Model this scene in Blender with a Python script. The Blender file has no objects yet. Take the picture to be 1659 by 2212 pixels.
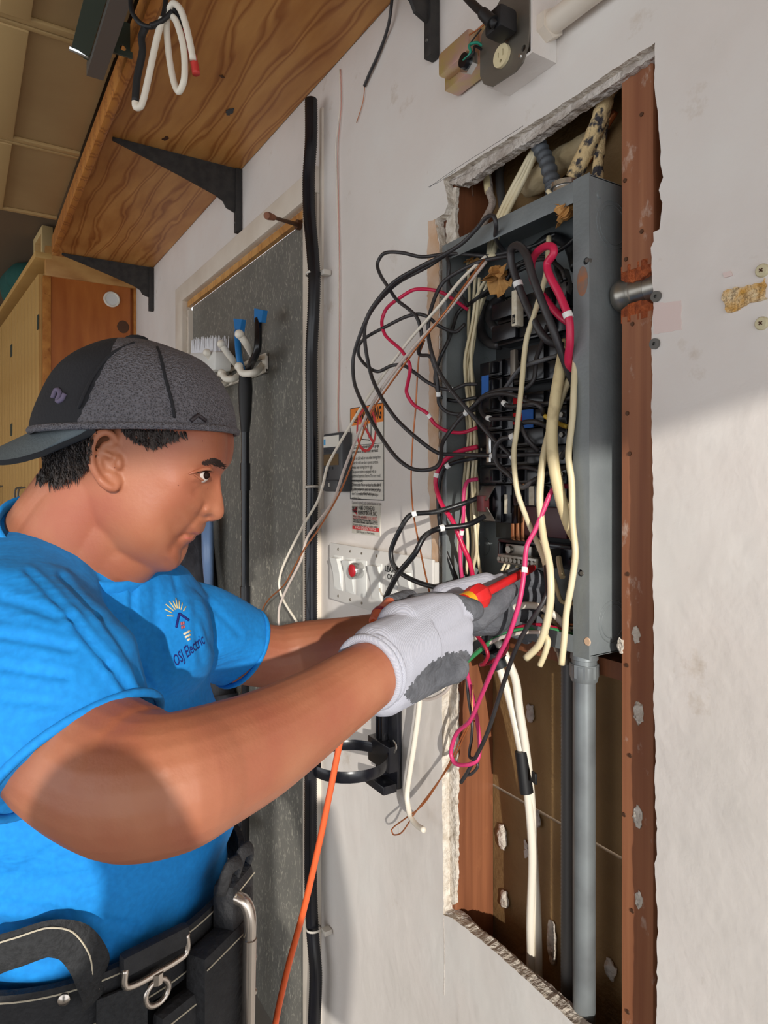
import bpy, bmesh, math, random
import numpy as np
from mathutils import Vector, Matrix, noise as mnoise
from mathutils.bvhtree import BVHTree
R = random.Random(7)
scene = bpy.context.scene
col = scene.collection

# ------------------------------------------------------------------ camera
F, CX, HY = 1450.0, 829.5, 1040.0          # focal length, centre column, horizon row (1659x2212 frame)
CAM = Vector((0.0, -0.75, 1.60))           # 0.75 m from the panel wall, eye height 1.6 m
AL = math.atan(912.0 / F)                  # the wall runs away to the left at this angle
FW = Vector((-math.cos(AL), math.sin(AL), 0)); RT = Vector((math.sin(AL), math.cos(AL), 0)); UP = Vector((0, 0, 1))
cd = bpy.data.cameras.new('camera'); cam = bpy.data.objects.new('camera', cd); col.objects.link(cam)
cd.sensor_fit = 'HORIZONTAL'; cd.sensor_width = 36.0; cd.lens = 36.0 * F / 1659.0
cd.shift_y = -(1106.0 - HY) / 1659.0; cd.clip_start = 0.02
cam.matrix_world = Matrix(((RT.x, UP.x, -FW.x, CAM.x), (RT.y, UP.y, -FW.y, CAM.y), (RT.z, UP.z, -FW.z, CAM.z), (0, 0, 0, 1)))
scene.camera = cam

# ------------------------------------------------------------------ light
w = bpy.data.worlds.new('world'); scene.world = w; w.use_nodes = True
bg = w.node_tree.nodes['Background']; bg.inputs[0].default_value = (0.93, 0.96, 1.0, 1); bg.inputs[1].default_value = 1.9
sd = bpy.data.lights.new('sun_offscreen', 'SUN'); sd.energy = 3.4; sd.angle = 0.012; sd.color = (1.0, 0.95, 0.87)
sun = bpy.data.objects.new('sun_offscreen', sd); col.objects.link(sun)
SUN = Vector((-0.91, 0.385, -0.20)).normalized()
sun.rotation_euler = SUN.to_track_quat('-Z', 'Y').to_euler(); sun.location = (4, -2, 4)
vs = scene.view_settings; vs.view_transform = 'Standard'; vs.look = 'None'; vs.gamma = 1.0
vs.exposure = 0.0; vs.use_curve_mapping = False

# ------------------------------------------------------------------ from pixels to places
def dirp(px, py): return FW + RT * ((px - CX) / F) + UP * ((HY - py) / F)
def W(px, py, Y=0.0):                      # on the plane parallel to the panel wall, Y metres behind its face
    d = dirp(px, py); return CAM + d * ((Y - CAM.y) / d.y)
def PD(px, py, t): return CAM + dirp(px, py) * t        # at forward distance t
def ZP(px, py, z): d = dirp(px, py); return CAM + d * ((z - CAM.z) / d.z)
def XP(px, py, x): d = dirp(px, py); return CAM + d * ((x - CAM.x) / d.x)
def C(X, T, Z): return CAM + RT * X + FW * T + UP * Z
def wx(px, Y=0.0): return W(px, HY, Y).x
def wz(px, py, Y=0.0): return W(px, py, Y).z

# ------------------------------------------------------------------ objects
LOC = {}
def tag(o, label=None, cat=None, group=None, kind=None):
    if label: o['label'] = label
    if cat: o['category'] = cat
    if group: o['group'] = group
    if kind: o['kind'] = kind
    return o
def place(o, loc, parent):
    LOC[o] = Vector(loc)
    if parent is not None:
        o.parent = parent; o.location = LOC[o] - LOC[parent]
    else: o.location = LOC[o]
def empty(name, loc, label, cat, group=None, kind=None):
    o = bpy.data.objects.new(name, None); o.empty_display_size = 0.02; col.objects.link(o); place(o, loc, None)
    return tag(o, label, cat, group, kind)
def mk(name, V, Fc, m, parent=None, label=None, cat=None, group=None, kind=None, smooth=False, mats=None, mi=None):
    V = [Vector(v) for v in V]
    lo = Vector([min(v[i] for v in V) for i in range(3)]); hi = Vector([max(v[i] for v in V) for i in range(3)])
    b = Vector(((lo.x + hi.x) / 2, (lo.y + hi.y) / 2, lo.z))
    me = bpy.data.meshes.new(name); me.from_pydata([v - b for v in V], [], [list(f) for f in Fc]); me.update()
    for q in (mats or [m]): me.materials.append(M[q] if isinstance(q, str) else q)
    if mi is not None: me.polygons.foreach_set('material_index', mi)
    bm = bmesh.new(); bm.from_mesh(me); bmesh.ops.recalc_face_normals(bm, faces=bm.faces); bm.to_mesh(me); bm.free()
    if smooth:
        me.polygons.foreach_set('use_smooth', [True] * len(me.polygons))
        if smooth != 'all': me.set_sharp_from_angle(angle=math.radians(40))
    o = bpy.data.objects.new(name, me); col.objects.link(o); place(o, b, parent)
    return tag(o, label, cat, group, kind)
def join(*vf):
    V, Fc = [], []
    for v, f in vf:
        k = len(V); V += [Vector(p) for p in v]; Fc += [[i + k for i in q] for q in f]
    return V, Fc
def boxg(x0, x1, y0, y1, z0, z1, bev=0.0):
    if bev <= 0:
        V = [(x, y, z) for x in (x0, x1) for y in (y0, y1) for z in (z0, z1)]
        return V, [(0, 1, 3, 2), (4, 6, 7, 5), (0, 4, 5, 1), (2, 3, 7, 6), (0, 2, 6, 4), (1, 5, 7, 3)]
    bm = bmesh.new(); bmesh.ops.create_cube(bm, size=1)
    for v in bm.verts: v.co = Vector(((x0 + x1) / 2 + v.co.x * (x1 - x0), (y0 + y1) / 2 + v.co.y * (y1 - y0), (z0 + z1) / 2 + v.co.z * (z1 - z0)))
    bev = min(bev, 0.45 * min(abs(x1 - x0), abs(y1 - y0), abs(z1 - z0)))
    bmesh.ops.bevel(bm, geom=list(bm.edges), offset=bev, segments=2, affect='EDGES', profile=0.6)
    V = [v.co.copy() for v in bm.verts]; bm.verts.index_update(); Fc = [[v.index for v in f.verts] for f in bm.faces]; bm.free()
    return V, Fc
def obox(c, ax, ay, az, sx, sy, sz, bev=0.0):
    V, Fc = boxg(-sx / 2, sx / 2, -sy / 2, sy / 2, -sz / 2, sz / 2, bev)
    c = Vector(c); return [c + ax * v[0] + ay * v[1] + az * v[2] for v in V], Fc
def box(name, x0, x1, y0, y1, z0, z1, m, parent=None, bev=0.0, **k):
    V, Fc = boxg(min(x0, x1), max(x0, x1), min(y0, y1), max(y0, y1), min(z0, z1), max(z0, z1), bev)
    return mk(name, V, Fc, m, parent, smooth=bev > 0, **k)
def catmull(P, n=6):
    P = [Vector(p) for p in P]
    if len(P) < 3: return [P[0].lerp(P[-1], i / n) for i in range(n + 1)]
    out = []
    for i in range(len(P) - 1):
        a = P[i - 1] if i else P[0] * 2 - P[1]; b, c = P[i], P[i + 1]; d = P[i + 2] if i + 2 < len(P) else P[-1] * 2 - P[-2]
        tb = (c - a); tc = (d - b); L = (c - b).length + 1e-9
        tb = tb.normalized() * L * 0.85 if tb.length > 1e-9 else tb; tc = tc.normalized() * L * 0.85 if tc.length > 1e-9 else tc
        for k in range(n):
            t = k / n; t2, t3 = t * t, t * t * t
            out.append(b * (2 * t3 - 3 * t2 + 1) + tb * (t3 - 2 * t2 + t) + c * (-2 * t3 + 3 * t2) + tc * (t3 - t2))
    out.append(P[-1]); return out
def sweep(P, r, n=8, cap=True, closed=False, flat=None, up=None):
    """tube along points; r a number or a list; flat=(a,b) scales the section on its two axes"""
    P = [Vector(p) for p in P]; m = len(P); rr = r if isinstance(r, (list, tuple)) else [r] * m
    V, Fc = [], []; nrm = None
    for i in range(m):
        tg = (P[min(i + 1, m - 1)] - P[max(i - 1, 0)])
        if closed: tg = P[(i + 1) % m] - P[i - 1]
        tg = tg.normalized() if tg.length > 1e-9 else Vector((0, 0, 1))
        if up is not None: nrm = (up - tg * up.dot(tg)).normalized()
        elif nrm is None:
            a = Vector((0, 0, 1)) if abs(tg.z) < 0.9 else Vector((0, 1, 0)); nrm = (a - tg * a.dot(tg)).normalized()
        else:
            nrm = nrm - tg * nrm.dot(tg)
            nrm = nrm.normalized() if nrm.length > 1e-6 else tg.orthogonal().normalized()
        bn = tg.cross(nrm); fa, fb = flat if flat else (1, 1)
        for k in range(n):
            a = 2 * math.pi * k / n; V.append(P[i] + (nrm * math.cos(a) * fa + bn * math.sin(a) * fb) * rr[i])
    for i in range(m if closed else m - 1):
        j = (i + 1) % m
        for k in range(n): Fc.append((i * n + k, i * n + (k + 1) % n, j * n + (k + 1) % n, j * n + k))
    if cap and not closed: Fc.append(tuple(range(n - 1, -1, -1))); Fc.append(tuple((m - 1) * n + k for k in range(n)))
    return V, Fc
def rod(p0, p1, prof, n=16):                # turned shape: prof = [(fraction along, radius)]
    p0, p1 = Vector(p0), Vector(p1); return sweep([p0.lerp(p1, a) for a, _ in prof], [max(q, 1e-4) for _, q in prof], n)
def ball(c, r, sub=2, sc=(1, 1, 1), ax=None):
    bm = bmesh.new(); bmesh.ops.create_icosphere(bm, subdivisions=sub, radius=1)
    c = Vector(c); ax = ax or (Vector((1, 0, 0)), Vector((0, 1, 0)), Vector((0, 0, 1)))
    V = [c + ax[0] * v.co.x * r * sc[0] + ax[1] * v.co.y * r * sc[1] + ax[2] * v.co.z * r * sc[2] for v in bm.verts]
    bm.verts.index_update(); Fc = [[v.index for v in f.verts] for f in bm.faces]; bm.free(); return V, Fc
def capsule(p0, p1, r0, r1, n=14):          # limb segment with round ends, closed, for remeshing
    p0, p1 = Vector(p0), Vector(p1); d = (p1 - p0); L = d.length; d = d / max(L, 1e-6); P, rr = [], []
    for k in range(6): a = math.pi / 2 * k / 5; P.append(p0 - d * r0 * math.cos(a)); rr.append(max(r0 * math.sin(a), 1e-4))
    for k in range(6): a = math.pi / 2 * k / 5; P.append(p1 + d * r1 * math.sin(a)); rr.append(max(r1 * math.cos(a), 1e-4))
    return sweep(P, rr, n)
def prism(poly, thick, axis):               # outline of 3D points pushed by thick*axis
    poly = [Vector(p) for p in poly]; n = len(poly); V = poly + [p + axis * thick for p in poly]
    return V, [tuple(range(n)), tuple(range(2 * n - 1, n - 1, -1))] + [(i, (i + 1) % n, n + (i + 1) % n, n + i) for i in range(n)]
def remesh(V, Fc, vox, smooth=2):
    me = bpy.data.meshes.new('tmp'); me.from_pydata([tuple(v) for v in V], [], [list(f) for f in Fc])
    bm = bmesh.new(); bm.from_mesh(me); bmesh.ops.recalc_face_normals(bm, faces=bm.faces); bm.to_mesh(me); bm.free()
    o = bpy.data.objects.new('tmp', me); col.objects.link(o)
    a = o.modifiers.new('r', 'REMESH'); a.mode = 'VOXEL'; a.voxel_size = vox
    if smooth: s = o.modifiers.new('s', 'SMOOTH'); s.factor = 0.5; s.iterations = smooth
    dg = bpy.context.evaluated_depsgraph_get(); m2 = bpy.data.meshes.new_from_object(o.evaluated_get(dg))
    V = [v.co.copy() for v in m2.vertices]; Fc = [list(p.vertices) for p in m2.polygons]
    bpy.data.objects.remove(o); bpy.data.meshes.remove(me); bpy.data.meshes.remove(m2); return V, Fc
def ragged(pts, step, amp, seed):           # breaks straight outlines up into a chipped edge (x,z pairs)
    r = random.Random(seed); out = []; n = len(pts)
    for i in range(n):
        a, b = Vector(pts[i]), Vector(pts[(i + 1) % n]); L = (b - a).length; k = max(1, int(L / step))
        nn = Vector((-(b - a).y, (b - a).x)) / max(L, 1e-6)
        for j in range(k):
            p = a.lerp(b, j / k); z3 = Vector((p.x, p.y, seed * 3.7)); q = 0 if j == 0 and k > 1 and L > .05 else amp * (1.7 * mnoise.noise(z3 * 38) + 1.0 * mnoise.noise(z3 * 110) + r.uniform(-.35, .35)); out.append(p + nn * q)
    return out
def circ(cx, cz, r, n=16): return [(cx + math.cos(2 * math.pi * k / n) * r, cz + math.sin(2 * math.pi * k / n) * r) for k in range(n)]
def rect(x0, x1, z0, z1): return [(x0, z0), (x1, z0), (x1, z1), (x0, z1)]
def holed(outer, inners, y0, y1):           # plate parallel to the panel wall with real holes through it
    bm = bmesh.new(); es = []
    for loop in [outer] + list(inners):
        vs_ = [bm.verts.new((p[0], y0, p[1])) for p in loop]; es += [bm.edges.new((vs_[i], vs_[(i + 1) % len(vs_)])) for i in range(len(vs_))]
    bmesh.ops.triangle_fill(bm, use_beauty=True, use_dissolve=False, edges=es, normal=(0, -1, 0))
    r = bmesh.ops.extrude_face_region(bm, geom=list(bm.faces))
    for g in r['geom']:
        if isinstance(g, bmesh.types.BMVert): g.co.y = y1
    bm.verts.index_update(); V = [v.co.copy() for v in bm.verts]; Fc = [[v.index for v in f.verts] for f in bm.faces]; bm.free(); return V, Fc
TEXTS = []
def text(s, o, xd, yd, size, m, parent, width=None, align='LEFT', bold=0.0, off=None, name='lettering', fn=None):
    cu = bpy.data.curves.new('t', 'FONT'); cu.body = s; cu.align_x = align; cu.offset = bold; cu.resolution_u = 2
    t = bpy.data.objects.new('t', cu); col.objects.link(t); TEXTS.append((t, Vector(o), Vector(xd), Vector(yd), size, m, parent, width, name, fn))
def flush_text():
    dg = bpy.context.evaluated_depsgraph_get(); jobs = []
    for (t, o, xd, yd, size, m, parent, width, name, fn) in TEXTS:
        me = bpy.data.meshes.new_from_object(t.evaluated_get(dg)); V = [v.co.copy() for v in me.vertices]; Fc = [list(p.vertices) for p in me.polygons]
        jobs.append((V, Fc, o, xd, yd, size, m, parent, width, name, fn)); bpy.data.meshes.remove(me)
    for t in TEXTS: bpy.data.objects.remove(t[0])
    TEXTS.clear()
    for V, Fc, o, xd, yd, size, m, parent, width, name, fn in jobs:
        if not V: continue
        sx = size
        if width: ww = max(v.x for v in V) - min(v.x for v in V); sx = width / ww
        P = [o + xd * (v.x * sx) + yd * (v.y * size) for v in V]
        if fn: P = [fn(p) for p in P]
        mk(name, P, Fc, m, parent)

# ------------------------------------------------------------------ materials
M = {}
def S(r, g, b): return tuple(((c / 255) / 12.92 if c / 255 <= 0.04045 else ((c / 255 + 0.055) / 1.055) ** 2.4) for c in (r, g, b)) + (1.0,)
def nt(name):
    m = bpy.data.materials.new(name); m.use_nodes = True; M[name] = m; t = m.node_tree; p = t.nodes['Principled BSDF']
    return t, p, (lambda kind, **k: mknode(t, kind, **k)), t.links.new
def mknode(t, kind, **k):
    n = t.nodes.new(kind)
    for a, v in k.items():
        if a.startswith('i_'): n.inputs[a[2:].replace('_', ' ')].default_value = v
        else: setattr(n, a, v)
    return n
def coords(t, sc=(1, 1, 1), rot=(0, 0, 0)):
    tc = t.nodes.new('ShaderNodeTexCoord'); mp = t.nodes.new('ShaderNodeMapping'); mp.inputs['Scale'].default_value = sc; mp.inputs['Rotation'].default_value = rot
    t.links.new(tc.outputs['Object'], mp.inputs['Vector']); return mp.outputs['Vector']
def ramp(t, fac, stops):
    r = t.nodes.new('ShaderNodeValToRGB'); e = r.color_ramp.elements
    while len(e) < len(stops): e.new(0.5)
    for q, (p, c) in zip(e, stops): q.position = p; q.color = c
    t.links.new(fac, r.inputs['Fac']); return r.outputs['Color']
def plain(name, c, rough=0.5, metal=0.0, c2=None, sc=30.0, bump=0.0, bsc=None, stretch=(1, 1, 1), coat=0.0, detail=4.0, lo=0.35, hi=0.65, dist=0.02):
    t, p, N, L = nt(name); p.inputs['Roughness'].default_value = rough; p.inputs['Metallic'].default_value = metal; p.inputs['Base Color'].default_value = c
    if coat: p.inputs['Coat Weight'].default_value = coat
    if c2 or bump: co = coords(t, stretch)
    if c2:
        n = N('ShaderNodeTexNoise', i_Scale=sc, i_Detail=detail); L(co, n.inputs['Vector']); L(ramp(t, n.outputs['Fac'], [(lo, c), (hi, c2)]), p.inputs['Base Color'])
    if bump:
        n2 = N('ShaderNodeTexNoise', i_Scale=bsc or sc, i_Detail=3.0); L(co, n2.inputs['Vector'])
        b = N('ShaderNodeBump', i_Strength=bump, i_Distance=dist); L(n2.outputs['Fac'], b.inputs['Height']); L(b.outputs['Normal'], p.inputs['Normal'])
    return M[name]
# plaster: uneven old paint, trowel marks, a few rubbed and dirty areas
def plaster():
    t, p, N, L = nt('plaster'); p.inputs['Roughness'].default_value = 0.55
    co = coords(t)
    n = N('ShaderNodeTexNoise', i_Scale=2.2, i_Detail=5.0, i_Roughness=0.6); L(co, n.inputs['Vector'])
    c = ramp(t, n.outputs['Fac'], [(0.3, S(230, 227, 222)), (0.5, S(226, 219, 213)), (0.7, S(214, 208, 201))])
    n2 = N('ShaderNodeTexNoise', i_Scale=9.0, i_Detail=6.0, i_Roughness=0.7); L(co, n2.inputs['Vector'])
    mk2 = ramp(t, n2.outputs['Fac'], [(0.62, (0, 0, 0, 1)), (0.78, (1, 1, 1, 1))])
    mx = N('ShaderNodeMixRGB', blend_type='MULTIPLY'); mx.inputs['Color2'].default_value = S(222, 212, 198); L(mk2, mx.inputs['Fac']); L(c, mx.inputs['Color1']); L(mx.outputs[0], p.inputs['Base Color'])
    a = N('ShaderNodeTexNoise', i_Scale=9.0, i_Detail=7.0, i_Roughness=0.5, i_Distortion=0.0); L(coords(t, (1, 1, 0.8)), a.inputs['Vector'])
    b = N('ShaderNodeTexNoise', i_Scale=60.0, i_Detail=3.0); L(co, b.inputs['Vector'])
    v = N('ShaderNodeTexVoronoi', i_Scale=24.0); v.feature = 'SMOOTH_F1'; L(co, v.inputs['Vector'])
    ad = N('ShaderNodeMath', operation='MULTIPLY_ADD'); ad.inputs[1].default_value = 0.12; L(b.outputs['Fac'], ad.inputs[0]); L(a.outputs['Fac'], ad.inputs[2])
    ad2 = N('ShaderNodeMath', operation='MULTIPLY_ADD'); ad2.inputs[1].default_value = 0.10; L(v.outputs['Distance'], ad2.inputs[0]); L(ad.outputs[0], ad2.inputs[2])
    bu = N('ShaderNodeBump', i_Strength=0.5, i_Distance=0.008); L(ad2.outputs[0], bu.inputs['Height']); L(bu.outputs['Normal'], p.inputs['Normal'])
plaster()
plain('plaster_core', S(226, 218, 206), 0.9, c2=S(196, 184, 168), sc=60, bump=0.8, bsc=90, dist=0.01)
plain('plaster_dirty', S(214, 206, 198), 0.9, c2=S(168, 156, 146), sc=35, bump=0.7, bsc=70)
def wood(name, light, dark, ring=9.0, sc=(1, 1, 1), distort=6.0, rough=0.5, rot=(0, 0, 0), fine=S(120, 70, 35), bump=0.15, det=2.0):
    t, p, N, L = nt(name); p.inputs['Roughness'].default_value = rough; co = coords(t, sc, rot)
    wv = N('ShaderNodeTexWave', i_Scale=ring, i_Distortion=distort, i_Detail=det); wv.inputs['Detail Scale'].default_value = 1.2; wv.bands_direction = 'X'; L(co, wv.inputs['Vector'])
    c = ramp(t, wv.outputs['Fac'], [(0.0, light), (0.55, light), (0.93, dark), (1.0, light)])
    g = N('ShaderNodeTexNoise', i_Scale=6.0, i_Detail=6.0); L(co, g.inputs['Vector'])
    k = ramp(t, g.outputs['Fac'], [(0.3, (1, 1, 1, 1)), (0.75, S(205, 180, 150))])
    mx = N('ShaderNodeMixRGB', blend_type='MULTIPLY', i_Fac=1.0); L(c, mx.inputs['Color1']); L(k, mx.inputs['Color2']); L(mx.outputs[0], p.inputs['Base Color'])
    b = N('ShaderNodeBump', i_Strength=bump, i_Distance=0.004); L(wv.outputs['Fac'], b.inputs['Height']); L(b.outputs['Normal'], p.inputs['Normal'])
wood('plywood', S(206, 150, 84), S(168, 106, 48), ring=2.2, sc=(0.55, 2.4, 1), distort=9.0, rough=0.45, rot=(0, 0, math.pi / 2), bump=0.05, det=3.0)
wood('cabinet_ply', S(190, 112, 52), S(160, 86, 36), ring=2.0, sc=(1, 2.6, 0.5), distort=7.0, rough=0.32, bump=0.03)
wood('lip_wood', S(206, 140, 66), S(166, 100, 40), ring=12.0, sc=(0.3, 4, 4), distort=3.0, rough=0.5)
wood('pale_wood', S(214, 164, 98), S(190, 138, 74), ring=6.0, sc=(0.6, 1, 2), distort=3.0)
def studwood(name, a, b, blot):
    t, p, N, L = nt(name); p.inputs['Roughness'].default_value = 0.6
    n = N('ShaderNodeTexNoise', i_Scale=70.0, i_Detail=3.0); L(coords(t, (1, 1, 0.03)), n.inputs['Vector']); c = ramp(t, n.outputs['Fac'], [(0.3, a), (0.7, b)])
    n3 = N('ShaderNodeTexNoise', i_Scale=26.0, i_Detail=6.0, i_Roughness=0.65); L(coords(t, (1, 1, 0.5)), n3.inputs['Vector'])
    k = ramp(t, n3.outputs['Fac'], [(0.61, (0, 0, 0, 1)), (0.70, (0.7, 0.7, 0.7, 1))])
    mx = N('ShaderNodeMixRGB'); mx.inputs['Color2'].default_value = blot; L(k, mx.inputs['Fac']); L(c, mx.inputs['Color1']); L(mx.outputs[0], p.inputs['Base Color'])
    bu = N('ShaderNodeBump', i_Strength=0.25, i_Distance=0.003); L(n.outputs['Fac'], bu.inputs['Height']); L(bu.outputs['Normal'], p.inputs['Normal'])
studwood('stud_wood', S(164, 108, 74), S(138, 84, 56), S(208, 188, 172))
studwood('stud_clean', S(146, 90, 58), S(114, 66, 40), S(150, 94, 60))
plain('raw_cut', S(186, 96, 48), 0.8, c2=S(140, 66, 30), sc=90, bump=0.7)
plain('sheathing', S(146, 116, 74), 0.7, c2=S(122, 94, 58), sc=5, bump=0.15, bsc=80)
plain('tan_paint', S(206, 168, 134), 0.75, c2=S(222, 196, 172), sc=22, bump=0.3)
plain('pink_paint', S(226, 206, 200), 0.6); plain('glue', S(214, 160, 74), 0.7, c2=S(238, 216, 176), sc=70, bump=1.0, bsc=90)
plain('foam', S(190, 172, 138), 0.8, c2=S(160, 140, 104), sc=18, bump=0.6, bsc=22)
def doorslab():
    t, p, N, L = nt('door_slab'); p.inputs['Roughness'].default_value = 0.6
    n = N('ShaderNodeTexNoise', i_Scale=7.0, i_Detail=5.0); L(coords(t), n.inputs['Vector']); c = ramp(t, n.outputs['Fac'], [(0.3, S(98, 97, 92)), (0.7, S(116, 114, 107))])
    n2 = N('ShaderNodeTexNoise', i_Scale=120.0, i_Detail=2.0, i_Distortion=1.6); L(coords(t, (1, 1, 0.36), (0, 0.35, 0)), n2.inputs['Vector'])
    k = ramp(t, n2.outputs['Fac'], [(0.57, (0, 0, 0, 1)), (0.70, (0.8, 0.8, 0.8, 1))])
    mx = N('ShaderNodeMixRGB'); mx.inputs['Color2'].default_value = S(176, 172, 158); L(k, mx.inputs['Fac']); L(c, mx.inputs['Color1']); L(mx.outputs[0], p.inputs['Base Color'])
doorslab()
plain('trim_white', S(226, 216, 202), 0.5, c2=S(214, 202, 186), sc=8); plain('floor_concrete', S(150, 146, 140), 0.8, c2=S(128, 124, 118), sc=3)
plain('ceiling_dark', S(120, 100, 78), 0.9); plain('door_tan', S(172, 144, 100), 0.6, c2=S(160, 130, 88), sc=3.0, bump=0.1)
plain('door_tan_rail', S(186, 156, 106), 0.6); plain('cab_cream', S(206, 164, 98), 0.5, c2=S(196, 152, 86), sc=4); plain('cream_frame', S(206, 178, 124), 0.6)
plain('panel_grey', S(128, 134, 135), 0.42, 0.05, c2=S(116, 122, 124), sc=14, bump=0.05, bsc=180); plain('panel_dark', S(34, 37, 40), 0.5, 0.2); plain('panel_line', S(140, 148, 150), 0.5, 0.2)
plain('rust', S(168, 106, 66), 0.8, c2=S(112, 112, 108), sc=60)
plain('black_plastic', S(17, 17, 20), 0.24, c2=S(24, 25, 32), sc=20); plain('black_soft', S(26, 26, 28), 0.55); plain('black_matte', S(36, 36, 36), 0.62, c2=S(52, 50, 48), sc=40, bump=0.1)
plain('black_line', S(12, 12, 14), 0.6); plain('ink', S(22, 22, 26), 0.8); plain('ink_grey', S(70, 70, 72), 0.8)
plain('wire_black', S(44, 42, 44), 0.42, c2=S(60, 57, 58), sc=30); plain('wire_black2', S(24, 25, 28), 0.35, c2=S(70, 70, 70), sc=50, lo=0.5, hi=0.8)
plain('wire_grey', S(86, 86, 88), 0.4); plain('wire_red', S(208, 34, 78), 0.35); plain('wire_dkred', S(166, 28, 56), 0.4); plain('wire_pink', S(214, 62, 116), 0.4)
plain('wire_pinkish', S(206, 150, 136), 0.45); plain('wire_cream', S(230, 218, 184), 0.42, c2=S(218, 202, 160), sc=12); plain('wire_dirty', S(224, 206, 160), 0.5, c2=S(150, 124, 84), sc=26, lo=0.55, hi=0.8)
plain('wire_white', S(238, 230, 214), 0.4); plain('wire_pale', S(214, 200, 190), 0.45); plain('wire_green', S(64, 148, 92), 0.4); plain('copper', S(190, 116, 72), 0.35, 0.6); plain('brass', S(206, 166, 84), 0.35, 0.8); plain('bus_copper', S(200, 138, 96), 0.25, 0.9)
plain('wire_yellow', S(206, 170, 62), 0.45); plain('marker', S(244, 244, 240), 0.5); plain('kraft', S(204, 156, 92), 0.75, c2=S(176, 124, 66), sc=24, bump=0.5)
def oldcable():
    t, p, N, L = nt('old_cable'); p.inputs['Roughness'].default_value = 0.8; n = N('ShaderNodeTexNoise', i_Scale=60.0, i_Detail=5.0); L(coords(t), n.inputs['Vector'])
    L(ramp(t, n.outputs['Fac'], [(0.42, S(56, 54, 60)), (0.5, S(214, 188, 140))]), p.inputs['Base Color'])
    b = N('ShaderNodeBump', i_Strength=0.9, i_Distance=0.01); L(n.outputs['Fac'], b.inputs['Height']); L(b.outputs['Normal'], p.inputs['Normal'])
oldcable()
plain('cloth_cable', S(176, 162, 150), 0.9, c2=S(146, 132, 122), sc=60, bump=0.5); plain('flex_grey', S(92, 98, 104), 0.5, 0.2, c2=S(76, 80, 86), sc=30); plain('flex_dark', S(104, 102, 100), 0.45, 0.35)
plain('conduit_steel', S(142, 148, 150), 0.38, 0.4, c2=S(122, 126, 128), sc=14, bump=0.05); plain('steel', S(170, 166, 158), 0.32, 0.85, c2=S(140, 134, 124), sc=20); plain('steel_bright', S(210, 210, 208), 0.2, 0.9); plain('steel_dark', S(104, 102, 98), 0.42, 0.35)
plain('nickel', S(196, 186, 176), 0.22, 0.9); plain('zinc_gold', S(206, 186, 120), 0.28, 0.5, c2=S(206, 166, 160), sc=22); plain('plate_grey', S(128, 122, 112), 0.4, 0.5, c2=S(112, 106, 98), sc=12); plain('ivory', S(226, 212, 172), 0.4); plain('teal_wire', S(30, 150, 124), 0.4)
plain('white_plastic', S(226, 226, 222), 0.35); plain('off_white', S(232, 226, 212), 0.4); plain('hook_white', S(238, 232, 218), 0.35); plain('plate_white', S(222, 219, 214), 0.4); plain('button_red', S(190, 22, 40), 0.3); plain('sticker_white', S(228, 224, 214), 0.5); plain('sticker_grey', S(206, 202, 190), 0.5)
plain('warn_orange', S(236, 132, 40), 0.5); plain('sign_red', S(204, 52, 56), 0.5); plain('opener_dark', S(66, 68, 72), 0.4); plain('screen_brown', S(108, 88, 62), 0.25); plain('label_blue', S(70, 160, 214), 0.5)
plain('blue_plastic', S(30, 118, 186), 0.45); plain('bristle', S(226, 226, 230), 0.8); plain('jacket', S(58, 60, 68), 0.6, c2=S(44, 46, 54), sc=14, bump=0.5); plain('jacket_dark', S(20, 20, 22), 0.8); plain('reflective', S(128, 160, 206), 0.3)
plain('orange_cord', S(226, 96, 48), 0.4); plain('orange_light', S(238, 128, 92), 0.4); plain('tape_black', S(24, 24, 26), 0.5); plain('tape_blue', S(38, 98, 176), 0.7); plain('breaker_red', S(206, 24, 36), 0.35); plain('label_beige', S(206, 194, 166), 0.7, c2=S(226, 218, 198), sc=120)
plain('red_plastic', S(226, 40, 40), 0.35, c2=S(206, 40, 44), sc=30); plain('yellow_plastic', S(240, 176, 40), 0.4); plain('green_steel', S(62, 74, 66), 0.4, 0.3); plain('teal_cloth', S(24, 78, 70), 0.85, bump=0.4, bsc=14); plain('heatshrink_red', S(206, 62, 56), 0.5); plain('socket_grey', S(60, 60, 62), 0.5)
plain('anchor', S(206, 196, 160), 0.5)
# person
def skin():
    t, p, N, L = nt('skin'); p.inputs['Roughness'].default_value = 0.5; co = coords(t); p.inputs['Subsurface Weight'].default_value = 0.08; p.inputs['Subsurface Radius'].default_value = (0.01, 0.004, 0.002)
    n = N('ShaderNodeTexNoise', i_Scale=14.0, i_Detail=5.0); L(co, n.inputs['Vector']); L(ramp(t, n.outputs['Fac'], [(0.3, S(174, 114, 84)), (0.5, S(166, 102, 74)), (0.7, S(160, 91, 68))]), p.inputs['Base Color'])
    n2 = N('ShaderNodeTexNoise', i_Scale=260.0, i_Detail=2.0); L(co, n2.inputs['Vector']); b = N('ShaderNodeBump', i_Strength=0.12, i_Distance=0.002); L(n2.outputs['Fac'], b.inputs['Height']); L(b.outputs['Normal'], p.inputs['Normal'])
skin()
plain('lip', S(176, 98, 82), 0.45); plain('hair', S(34, 28, 26), 0.6, c2=S(58, 46, 40), sc=160, stretch=(1, 1, 0.25), bump=0.6); plain('brow', S(58, 42, 36), 0.8); plain('eye_white', S(186, 174, 166), 0.5); plain('iris', S(34, 22, 18), 0.45); M['iris'].node_tree.nodes['Principled BSDF'].inputs['Specular IOR Level'].default_value = 0.05; plain('crease', S(120, 62, 46), 0.6)
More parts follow.
